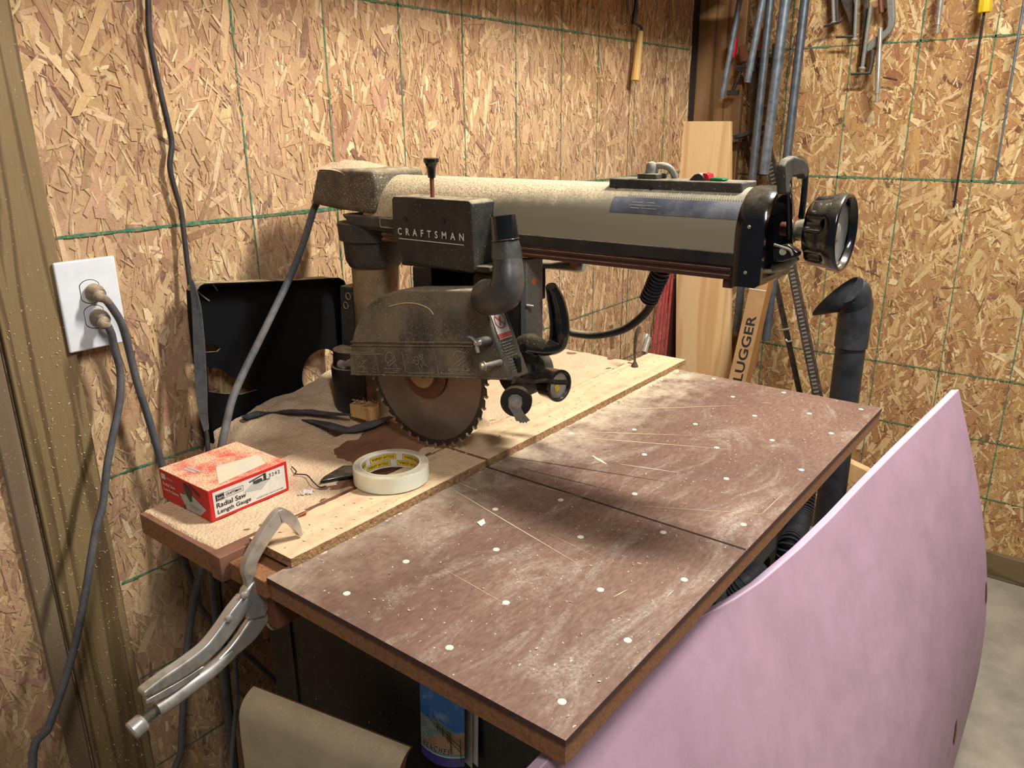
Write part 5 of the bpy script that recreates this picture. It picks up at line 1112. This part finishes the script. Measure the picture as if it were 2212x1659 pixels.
# ------------------------------------------------------------------ pink foam sheet leaning on the front of the table
M['hose'] = mat('hose_rib', (128, 128, 130), (108, 108, 110), 0.5)
M['pink'] = mat('pink_foam', (192, 156, 171), (176, 140, 155), 0.5, scale=3, bump=0.05, film=0.45, dustcol=(158, 130, 138), lo=.3, hi=.7)
foam = thing('foam_sheet', 'large bowed pink foam board leaning against the front of the saw table', 'foam board', (0.2, 0.5, FZ))
TH_ = .017
topl = [(-.10, -.022, -.040), (0.0, -.022, -.038), (.20, -.018, -.041), (.30, -.013, -.050), (.38, -.008, -.068), (.472, -.008, -.090), (.61, 0.0, -.099), (.724, .010, -.094), (.838, .025, -.075), (.978, .045, -.053), (1.187, .067, -.037), (1.288, .085, -.016)]
def lerp3(tab, y):
    for a, b in zip(tab[:-1], tab[1:]):
        if y <= b[0]:
            t = max(0, (y-a[0])/(b[0]-a[0])); return tuple(a[i]+(b[i]-a[i])*t for i in (1, 2))
    return tab[-1][1:]
def foampt(y, t):
    tx, tz = lerp3(topl, y)
    # runs down and out to the floor, bellied in the middle at the right end
    w = max(0, (y-.1)/1.17)
    bx_ = .235-.030*w
    z = tz+(FZ+.004-tz)*t
    x = tx+(bx_-tx)*t+ (.028+.026*w)*math.sin(math.pi*min(1, t*1.0))
    return V((x, y, z))
mb = MB(); NY, NZ = 48, 26
def fgrid(off):
    g = []
    for j in range(NZ+1):
        row = []
        for i in range(NY+1):
            y = -.10+1.378*i/NY; t = j/NZ; p = foampt(y, t)
            if off:
                e = .004; a = foampt(y+e, t)-foampt(y-e, t); b = foampt(y, min(1, t+.01))-foampt(y, max(0, t-.01)); n_ = a.cross(b).normalized()
                if n_.x > 0: n_ = -n_
                p = p+n_*TH_*(1 if t > .02 else .97)
            row.append(mb.bm.verts.new(p))
        g.append(row)
    return g
F = fgrid(0); Bk = fgrid(1); holes = {(44, 21), (44, 22)}
hole = set()
def q4(g, j, i): return [g[j][i], g[j][i+1], g[j+1][i+1], g[j+1][i]]
for j in range(NZ):
    for i in range(NY):
        mb.face(q4(F, j, i)); mb.face(q4(Bk, j, i)[::-1])
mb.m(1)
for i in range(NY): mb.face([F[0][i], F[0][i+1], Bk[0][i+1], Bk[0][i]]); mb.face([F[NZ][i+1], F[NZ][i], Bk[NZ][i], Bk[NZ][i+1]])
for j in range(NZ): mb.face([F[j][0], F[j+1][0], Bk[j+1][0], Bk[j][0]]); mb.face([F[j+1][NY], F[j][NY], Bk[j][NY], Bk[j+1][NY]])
M['foamedge_lit'] = flat('foam_edge_lit', (228, 196, 214), .7)  # paler than the face: light catching the rim is painted into this colour
mb.build('foam_board', ['pink', 'foamedge_lit'], foam, bevel=.002, angle=40)
# gouges torn in the foam: brown backing shows
def gouge(yc, t, ry, rt):
    mb = MB(); pts = []
    for i in range(14):
        a = 2*math.pi*i/14; pts.append(foampt(yc+ry*math.cos(a)*(1+.2*math.sin(3*a)), t+rt*math.sin(a))+V((.0012, 0, .0002)))
    mb.poly(pts); mb.build('gouge', 'brownedge', foam, smooth=False, recalc=False, label='dark slit torn through the foam')
gouge(1.06, .735, .010, .036); gouge(1.268, .50, .005, .030); gouge(.33, .52, .0035, .004)

# ------------------------------------------------------------------ behind and under the right of the table
pipe = thing('dust_pipe', 'black plastic downpipe with a flared elbow rising behind the table', 'pipe', (-0.1651, 1.4500, -0.4327))
mb = MB(); a = V((-0.1739, 1.4500, -0.0053)); b = V((a.x, 1.45, FZ+.002)); mb.cyl(b, a, .0335, seg=36); mb.build('pipe_shaft', 'abs', pipe)
mb = MB(); a0 = V((a.x, 1.45, a.z-.004)); 
c0 = V((-0.1770, 1.4500, 0.0888)); mb.tube([a0, a0+V((0, 0, .10)), c0+V((0, 0, -.005)), V((-0.1766, 1.4400, 0.1166)), V((-0.1844, 1.4300, 0.1281))], [.037, .037, .037, .036, .034], smooth=5, seg=32); mb.build('pipe_elbow', 'abs', pipe)
mb = MB(); s0 = V((-0.1811, 1.4400, 0.1118)); m1_ = V((-0.2154, 1.4200, 0.1100)); up_ = (V((-0.1782, 1.4200, 0.1581))-V((-0.2531, 1.4200, 0.0600))); hh = up_.length/2; uu = up_.normalized(); sv = V((.35, 1, .1)).normalized()
R = []
for t, rr1, rr2 in ((0, .030, .032), (.35, .038, .036), (.75, .050, .040), (1, hh, .044)):
    cc = s0+(m1_-s0)*t; uv_ = (V((0, 0, 1))*(1-t)+uu*t).normalized() if t < 1 else uu
    R.append([cc+uv_*rr1*math.cos(2*math.pi*i/32)+sv*rr2*math.sin(2*math.pi*i/32) for i in range(32)])
R2 = [[m1_+(p-m1_)*.93 for p in R[3]], [s0+(m1_-s0)*.75+(p-(s0+(m1_-s0)*.75))*.9 for p in R[2]], [s0+(m1_-s0)*.3+(p-(s0+(m1_-s0)*.35))*.85 for p in R[1]]]
mb.rings(R+R2); mb.build('pipe_funnel', 'abs', pipe, angle=50, label='flared slanting mouth of the elbow')
hb = thing('vacuum_hose', 'grey ribbed vacuum hose curling under the right of the table', 'hose', (-0.0900, 0.8486, -0.2368))
path = smooth_path([(-0.1100, 0.9906, -0.1771), (-0.1000, 0.9491, -0.2166), (-0.0950, 0.9069, -0.2359), (-0.0850, 0.8418, -0.2461), (-.09, .86, -.40), (-.10, .86, -.55), (-.11, .87, -.70)], 20)
mb = MB(); mb.tube(path, [.0190+.0012*math.cos(i*math.pi) for i in range(len(path))], seg=22); mb.build('hose_wall', 'hosedark', hb)
mb = MB()
for i in range(1, len(path)-1, 2): mb.torus(path[i], path[i+1]-path[i-1], .0192, .0020, 26, 8)
mb.build('hose_rib', 'hose', hb)
h2 = smooth_path([(-0.0700, 0.6511, -0.1824), (-0.0750, 0.6105, -0.1808), (-0.0900, 0.6121, -0.2064), (-0.1100, 0.6320, -0.2548)], 9); mb = MB(); mb.tube(h2, .013, seg=18)
for i in range(0, len(h2)-1, 2): mb.torus(h2[i], h2[i+1]-h2[i], .0135, .0014, 22, 6)
tag(mb.build('vacuum_hose', 'hose'), 'short end of a ribbed hose beside the grey vacuum housing', 'hose')
mb = MB(); mb.prism([(-0.0750, 0.7698, -0.1884), (-0.0750, 0.6525, -0.1336), (-0.0750, 0.5849, -0.1623), (-0.0750, 0.6864, -0.1930), (-0.0750, 0.7612, -0.2220)], (-.0, 0, 0)) if False else None
mb = MB(); vh = thing('shop_vacuum', 'grey pebbled vacuum on a black body under the right of the table', 'vacuum', (-.18, .71, FZ)); mb.box((-.26, .60, -.240), (-.10, .825, -.130)); mb.build('motor_head', 'vac', vh, bevel=.010, seg=3); mb = MB(); mb.box((-.255, .605, FZ+.002), (-.105, .82, -.243)); mb.build('vacuum_body', 'cabinet', vh, bevel=.01)
mb = MB(); mb.box((-.52, .945, FZ+.001), (-.155, 1.06, -.040)); tag(mb.build('black_bin', 'cabinet', bevel=.006), 'black bin standing beside the saw stand under the table', 'bin')
a = V((-0.2124, 1.7500, -0.4418)); b = V((-0.1252, 1.7500, -0.4649)); 
mb = MB(); mb.bar(a+(a-b)*.9, b+(b-a)*1.4, .05, .03, (0, 1, 0)); tag(mb.build('timber_offcut', 'pine', bevel=.001), 'pale timber offcut lying behind the foam board', 'timber')
mb = MB(); mb.box((-.06, 1.55, FZ+.001), (.07, 1.72, -.42)); tag(mb.build('storage_tub', 'cabinet', bevel=.008), 'dark tub standing on the floor under the timber offcut', 'tub')

# ------------------------------------------------------------------ boards, pipes, clamps leaning on the right wall
mb = MB(); a = V((-0.9535, 2.0500, 0.5059)); b = V((-0.7696, 2.0500, 0.5034)); c_ = V((-0.8713, 1.9800, -0.3773)); d_ = V((-0.6731, 1.9800, -0.3390))
def ext(p, q, z): t = (z-p.z)/(q.z-p.z); return p+(q-p)*t
mb.prism([a, b, ext(b, d_, FZ+.002), ext(a, c_, FZ+.002)], (0, .019, .0)); tag(mb.build('pine_board', 'pine', bevel=.001), 'upright pale pine board standing in the corner behind the saw arm', 'board')
def conduit(label, a, b, r, m_, top=1.15, cap=False):
    a = V(a); b = V(b); t = (top-b.z)/(a.z-b.z); a2 = b+(a-b)*t; d = (a2-b).normalized()
    mb = MB(); mb.lathe([(.003, r*.82), (0, r*.85), (0, r), ((a2-b).length, r)], b, a2-b, 20, cap0=True); return tag(mb.build('steel_pipe', m_), label, 'pipe', 'steel pipes hanging beside the corner')
conduit('short thin steel pipe, leftmost of the pipes hanging by the corner', (-0.7711, 2.0600, 0.8542), (-0.8074, 2.0600, 0.5739), .0088, 'pipe')
conduit('short bluish steel pipe, second from the left by the corner', (-0.6838, 2.0200, 0.8415), (-0.7108, 2.0200, 0.6154), .0105, 'pipe')
conduit('long dull steel pipe ending above the table beside the lettered carton', (-0.6793, 2.0700, 0.8465), (-0.6798, 2.0200, -0.1649), .0125, 'pipe2')
conduit('brightest thick galvanised pipe ending just above the saw arm', (-0.6255, 2.0500, 0.8392), (-0.6450, 2.0500, 0.3443), .0155, 'pipe')
conduit('long grey pipe passing behind the lock lever, rightmost of the pipes', (-0.5752, 2.0700, 0.8365), (-0.5702, 2.0000, -0.1740), .0130, 'pipe2')
def rack(label, a, b, w, t, teeth):
    a = V(a); b = V(b); d = (b-a); b = a+d*((FZ+.003-a.z)/d.z); d = (b-a).normalized(); L = (b-a).length
    th_ = thing('clamp_bar', label, 'clamp bar', b); mb = MB(); mb.bar(a, b, w, t, (0, 1, 0)); mb.build('bar', 'iron', th_, bevel=.001)
    if teeth:
        mb = MB(); x = d.cross(V((0, 1, 0))).normalized(); n = int(L*.75/.0125)
        for i in range(n): mb.bar(a+d*(.02+i*.0125)-x*w*.02+V((0, -t/2-.0006, 0)), a+d*(.02+i*.0125+.0055)-x*w*.02+V((0, -t/2-.0006, 0)), w*.5, .0012, (0, 1, 0))
        o = mb.build('rack_teeth', 'steelgrey', th_, smooth=False)
    return th_
rack('long iron clamp bar with a ladder of teeth leaning below the lock lever', (-0.6797, 2.1200, 0.4631), (-0.3714, 1.9500, -0.3213), .030, .009, True)
rb = rack('narrow iron clamp bar leaning between the pipes and the toothed bar', (-0.7585, 2.1400, 0.4632), (-0.4489, 2.0300, -0.3565), .017, .008, False)
mb = MB(); q = V((-0.5037, 2.0000, -0.1286)); mb.tube([q+V((-.025, -.01, -.004)), q+V((-.005, -.012, .002)), q+V((.012, -.008, .008))], .0035, smooth=3); mb.tube([q+V((.0, -.01, -.03)), q+V((.008, -.012, -.036)), q+V((.020, -.008, -.030))], .003, smooth=3); mb.build('sliding_catch', 'chrome', rb)
def bar_clamp(label, h0, h1, s1, jaw, foot, hcol):
    t = thing('bar_clamp', label, 'clamp', foot)
    h0 = V(h0); h1 = V(h1); s1 = V(s1); foot = V(foot); d = (h1-h0).normalized()
    mb = MB(); mb.lathe([(0, .010), (.004, .0135), ((h1-h0).length*.5, .0150), ((h1-h0).length-.004, .0130), ((h1-h0).length, .009)], h0, d, 18); mb.build('wooden_handle', hcol, t)
    n = 30; L = (s1-h1).length; mb = MB(); mb.lathe([(L*i/n, .0055 if i % 2 else .0068) for i in range(n+1)], h1, s1-h1, 12); mb.build('screw_spindle', 'iron', t)
    for p_, q_, w_, t_ in ((h1+(s1-h1)*.2+V((-.018, 0, 0)), h1+(s1-h1)*.2+V((.045, 0, -.004)), .018, .014), (s1+V((-.016, 0, 0)), s1+V((.020, 0, 0)), .016, .018), (foot+V((-.030, 0, -.012)), foot+V((.040, 0, .008)), .014, .022)): MB().bar(p_, q_, w_, t_, (0, 1, 0)).build('jaw', 'darkcast', t, bevel=.002)
    mb = MB(); mb.bar(h1+V((.03, .012, .02)), foot+V((.024, .012, -.03)), .018, .008, (0, 1, 0)); mb.build('clamp_rail', 'iron', t, bevel=.001)
bar_clamp('bar clamp with brown wooden handle hanging between the two shortest pipes', (-0.7680, 2.1000, 0.7292), (-0.7592, 2.1000, 0.6789), (-0.7902, 2.1000, 0.5911), (-0.7835, 2.1000, 0.6598), (-0.7409, 2.1000, 0.4664), 'brownedge')
bar_clamp('dark bar clamp hanging behind the long steel pipe by the corner', (-0.7044, 2.1200, 0.7765), (-0.7056, 2.1200, 0.7105), (-0.7269, 2.1200, 0.5826), (-0.7118, 2.1200, 0.6164), (-0.6922, 2.1200, 0.4843), 'rodred')
mb = MB(); mb.lathe([(0, .008), (.03, .011), (.055, .010)], (-0.7972, 2.1000, 0.6959), (0.05, 0, 1), 14); mb.build('screwdriver_grip', 'redsw', None); tag(bpy.data.objects['screwdriver_grip'], 'small red handle tucked behind the leftmost steel pipe', 'tool')
for i, (xb, xt) in enumerate(((-.004, 0), (.010, .004), (.020, .008), (.034, .015))):
    b = [(-0.9000, 1.8493, -0.2365), (-0.9000, 1.8829, -0.2442), (-0.9000, 1.9104, -0.2505), (-0.9000, 1.9453, -0.2585)][i]; t = [(-0.9080, 1.9214, 0.0693), (-0.9080, 1.9450, 0.0662), (-0.9080, 1.9655, 0.0636), (-0.9080, 1.9862, 0.0609)][i]
    b = V(b); t = V(t); d = (t-b).normalized(); b2 = b+d*((FZ+.003-b.z)/d.z); mb = MB(); mb.cyl(b2, t, .0050, seg=10)
    tag(mb.build('red_rod', 'rodred'), 'slim red rod leaning in the corner left of the pine board', 'rod', 'red rods in the corner')
mb = MB(); b = V((-0.9180, 2.0249, -0.2796)); t = V((-0.9180, 2.0177, -0.0083)); d = (t-b).normalized(); mb.bar(b+d*((FZ+.003-b.z)/d.z), t, .050, .008, (1, 0, 0)); tag(mb.build('maroon_batten', 'rail'), 'dark maroon batten standing between the red rods and pine board', 'batten')
# lettered carton leaning in the corner
ct = thing('long_carton', 'long cardboard carton with dark lettering leaning behind the table', 'box', (-0.5970, 1.8500, -0.2715))
tl = V((-0.6128, 1.9600, 0.0616)); tr = V((-0.5661, 1.9600, 0.0545)); bl_ = V((-0.6262, 1.8500, -0.2724)); br_ = V((-0.5693, 1.8500, -0.2755))
ax_ = ((bl_+br_)/2-(tl+tr)/2); tt = (FZ+.004-(tl.z+tr.z)/2)/ax_.z; wv = V((1, 0, -.06)).normalized(); cw = .0275; top_ = (tl+tr)/2; bot_ = top_+ax_*tt
dn = ax_.normalized(); nf = wv.cross(-dn).normalized(); nf = nf if nf.y < 0 else -nf
wv = (-dn).cross(-nf).normalized() if False else (wv - dn*wv.dot(dn)).normalized()
mb = MB(); dd = .050
mb.m(0).prism([top_-wv*cw, top_+wv*cw, bot_+wv*cw, bot_-wv*cw], -nf*dd)
for f in mb.bm.faces:
    f.normal_update()
    if abs(f.normal.dot(wv)) > .8: f.material_index = 1
mb.build('carton', ['cardboard', 'cardside'], ct, bevel=.001)
mb = MB(); ptx = V((-0.6312, 1.9250, -0.2925)); st_ = top_+dn*((818-585)/(820-585)*1.0*ax_.length)
upv = -dn; lv_ = -wv; o0_ = top_+ax_*1.0+nf*.0+wv*.0165
ltr = glyphs('LUGGER', ax_.length*.60, .030, o0_+dn*.004, upv, lv_, .0008, bold=.018, spacing=1.02)
mb.add_mesh(ltr); mb.build('carton_lettering', 'ink', ct, smooth=False)
mb = MB(); mb.bar(top_+dn*.062-wv*cw+nf*.0006, top_+dn*.062+wv*cw+nf*.0006, .003, .001, nf); mb.build('tape_seam', 'label', ct, smooth=False)

# ------------------------------------------------------------------ tools hung on the right wall
YT = 2.13
def c_clamp(label, pts, w, screw, foot, bar_):
    t = thing('c_clamp', label, 'clamp', screw[-1]); mb = MB(); mb.ribbon(pts, w, .012, (0, 1, 0), smooth=3); mb.build('clamp_frame', 'iron', t, bevel=.002)
    mb = MB(); mb.cyl(screw[0], screw[1], .0055); mb.lathe([(0, .010), (.004, .010), (.008, .005)], screw[1], V(screw[0])-V(screw[1]), 14); mb.build('clamp_screw', 'steelgrey', t)
    mb = MB(); mb.cyl(bar_[0], bar_[1], .0035); mb.build('tommy_bar', 'darkcast', t); return t
c_clamp('small C clamp hanging right of the pipes with its tee bar across', [(-0.5168, 2.1400, 0.9117), (-0.5111, 2.1400, 0.8624), (-0.5054, 2.1400, 0.8126), (-0.4980, 2.1400, 0.7722)], .014, [(-0.5201, 2.1300, 0.8744), (-0.5043, 2.1300, 0.7718)], None, [(-0.5287, 2.1200, 0.7666), (-0.4809, 2.1200, 0.7765)])
c_clamp('broad dark C clamp hanging second right of the pipes', [(-0.4958, 2.1400, 0.9094), (-0.4807, 2.1400, 0.8472), (-0.4583, 2.1400, 0.7900), (-0.4444, 2.1400, 0.7394)], [.030, .034, .022, .012], [(-0.4481, 2.1200, 0.8776), (-0.4367, 2.1200, 0.7212)], None, [(-0.4905, 2.1200, 0.7349), (-0.4433, 2.1200, 0.7328)])
c_clamp('tall slim C clamp whose foot ends lowest beside the silver screw', [(-0.4364, 2.1400, 0.9026), (-0.4222, 2.1400, 0.8294), (-0.4151, 2.1400, 0.7311), (-0.4146, 2.1400, 0.6434)], [.014, .013, .011, .011], [(-0.4038, 2.1200, 0.8135), (-0.4065, 2.1200, 0.6421)], None, [(-0.4362, 2.1200, 0.6309), (-0.3821, 2.1200, 0.6309)])
t = thing('locking_clamp', 'grey locking clamp with a silver screw hanging on the right wall', 'clamp', (-0.3527, 2.1200, 0.5491))
mb = MB(); mb.ribbon([(-0.3614, 2.1300, 0.8928), (-0.3545, 2.1300, 0.8218), (-0.3445, 2.1300, 0.7554), (-0.3654, 2.1300, 0.7268), (-0.3883, 2.1300, 0.7100), (-0.3971, 2.1300, 0.6895)], [.022, .020, .018, .018, .022, .012], .014, (0, 1, 0), smooth=3); mb.build('clamp_arm', 'steelgrey', t, bevel=.003)
mb = MB(); mb.lathe([(0, .0085), (.004, .0085), (.006, .0050), (.022, .0050), (.024, .0070), (.13, .0075), (.135, .0060), (.20, .0062)], (-0.3516, 2.1100, 0.5501), V((-0.3672, 2.1100, 0.7495))-V((-0.3516, 2.1100, 0.5501)), 18); mb.build('clamp_screw', 'chrome', t)
mb = MB(); mb.tube([(-0.3849, 2.1250, 0.6934), (-0.3837, 2.1250, 0.6537), (-0.3882, 2.1250, 0.6289)], [.009, .006, .008], smooth=3); mb.tube([(-0.3502, 2.1400, 0.6190), (-0.3283, 2.1400, 0.6143), (-0.3116, 2.1400, 0.6098)], .0025, smooth=3); mb.build('clamp_link', 'iron', t)
mb = MB(); mb.lathe([(0, .0085), (.004, .0085), (.007, .0048), (.020, .005), (.022, .0068), (.040, .006), (.060, .0072), (.14, .0070)], (-0.2210, 2.1200, 0.7250), V((-0.2250, 2.1200, 0.8311))-V((-0.2210, 2.1200, 0.7250)), 18); tag(mb.build('clamp_screw', 'chrome'), 'silver clamp screw hanging alone near the top of the right wall', 'clamp')
mb = MB(); mb.cyl((-0.3845, 2.1300, 0.8366), (-0.3749, 2.1300, 0.7903), .0065); tag(mb.build('steel_pin', 'rust'), 'short rusty pin hanging between two clamps at the top', 'pin')
t = thing('long_rod_tool', 'long black rod with a yellow handle hanging on the right wall', 'tool', (-0.1097, 2.1100, 0.2607))
mb = MB(); mb.lathe([(0, .016), (.003, .0175), (.060, .016), (.15, .016)], (-0.1128, 2.1100, 0.7667), V((-0.1163, 2.1100, 0.8298))-V((-0.1128, 2.1100, 0.7667)), 8); mb.build('yellow_grip', 'yellow', t)
mb = MB(); mb.cyl((-0.1128, 2.1100, 0.7667), (-0.1132, 2.1300, 0.2615), .0030); mb.cyl((-0.1204, 2.1300, 0.2780), (-0.1087, 2.1300, 0.2785), .0015); mb.build('rod_shaft', 'ink', t)
mb = MB(); mb.cyl((-0.0277, 2.1200, 0.8110), (-0.0232, 2.1300, 0.3385), .0038, .0026); tag(mb.build('thin_steel_rod', 'pipe'), 'thin grey steel rod hanging at the right edge of the wall', 'rod')
# hand tool with a turned handle on the left wall
t = thing('drawknife_handle', 'tool with a pale wooden handle hanging on the left wall by the corner', 'tool', (-0.9000, 1.6678, 0.6139))
a = V((-0.9000, 1.6863, 0.7456)); b = V((-0.9000, 1.6650, 0.6151)); L = (b-a).length; mb = MB(); mb.lathe([(0, .0075), (L*.3, .0100), (L*.75, .0118), (L, .0122)], a, b-a, 10); mb.build('wooden_grip', 'ochre', t)
mb = MB(); mb.ribbon([(-0.9000, 1.6660, 0.8936), (-0.9000, 1.6562, 0.8232), (-0.9000, 1.6452, 0.7659)], .013, .006, (1, 0, 0)); mb.tube([(-0.9000, 1.6376, 0.7641), (-0.9000, 1.6638, 0.7616), (-0.9000, 1.6908, 0.7556), (-0.9000, 1.6894, 0.7410)], .0038, smooth=3); mb.build('tool_tang', 'gloss', t)
mb = MB(); mb.ribbon([(-0.9150, 1.6307, 0.8679), (-0.9150, 1.6348, 0.8107), (-0.9150, 1.6340, 0.7873)], [.010, .010, .004], .003, (1, 0, 0)); tag(mb.build('steel_strip', 'pipe'), 'bluish steel strip hanging left of the wooden handled tool', 'strip')

# ------------------------------------------------------------------ parts of parts
def base(n): return n.split('.')[0]
def nest(root, child, into):
    kids = [c for c in root.children if base(c.name) == child]; ps = [c for c in root.children if base(c.name) == into]
    for c in kids:
        p = min(ps, key=lambda q: (WLOC[q.name]-WLOC[c.name]).length)
        c.parent = p; c.matrix_parent_inverse = Matrix.Translation(WLOC[p.name]).inverted()
for c_, p_ in (('wheel_dial', 'hand_wheel'), ('knob_face', 'index_knob'), ('knob_insert', 'index_knob'), ('lock_knob', 'lock_rod'), ('lettering', 'carriage_cover'), ('cover_hole', 'carriage_cover'), ('guard_rib', 'blade_guard'), ('guard_diagram', 'blade_guard'), ('warning_label', 'blade_guard'), ('warning_symbol', 'blade_guard'), ('warning_text', 'blade_guard'), ('curled_shaving', 'blade_guard'), ('guard_stud', 'blade_guard'), ('guard_bolt', 'blade_guard'), ('wing_nut', 'clamp_boss'), ('cap_screw', 'arm_end_cap'), ('switch_box_screw', 'switch_box'), ('switch_guard', 'switch_box'), ('off_switch', 'switch_box'), ('on_switch', 'switch_box'), ('scale_plate', 'arm'), ('scale_marks', 'arm'), ('scale_print', 'arm'), ('casting_mark', 'arm_yoke_casting'), ('support_hole', 'column_support'), ('punched_ring', 'stand_side_panel'), ('lever_grip', 'lock_lever'), ('pawl_bolt', 'kickback_pawl'), ('arbor_flange', 'blade'), ('blade_stabiliser', 'blade'), ('elbow_cuff', 'dust_elbow'), ('hose_port', 'dust_elbow'), ('vent_hole', 'motor_end_bell'), ('bracket_pin', 'crank_bracket'), ('bracket_spring', 'crank_bracket')): nest(saw, c_, p_)
nest(out, 'receptacle_gap', 'receptacle'); nest(hb, 'hose_rib', 'hose_wall')
for c_ in ('side_label', 'title_lettering', 'number_lettering', 'brand_lettering', 'side_lettering', 'logo_block', 'logo_lettering', 'logo_outline', 'printed_table', 'printed_saw', 'end_diamond', 'end_print', 'end_lettering', 'top_diamond', 'top_lettering'): nest(box, c_, 'carton')
for c_ in ('print_border', 'yellow_print', 'brand_lettering'): nest(tape, c_, 'tape_core')
for c_ in ('leaflet_lettering_edge', 'leaflet_lettering', 'printed_pier'): nest(bro, c_, 'cover_page')
for c_ in ('carton_lettering', 'tape_seam'): nest(ct, c_, 'carton')
nest(foam, 'gouge', 'foam_board'); nest(clamp, 'knurled_knob', 'adjusting_screw')
for c_ in [c for c in saw.children if base(c.name) == 'dot_sticker']:
    ps = [q for q in saw.children if base(q.name) in ('yoke_plate', 'bevel_lever')]; p = min(ps, key=lambda q: (WLOC[q.name]-WLOC[c_.name]).length)
    c_.parent = p; c_.matrix_parent_inverse = Matrix.Translation(WLOC[p.name]).inverted()
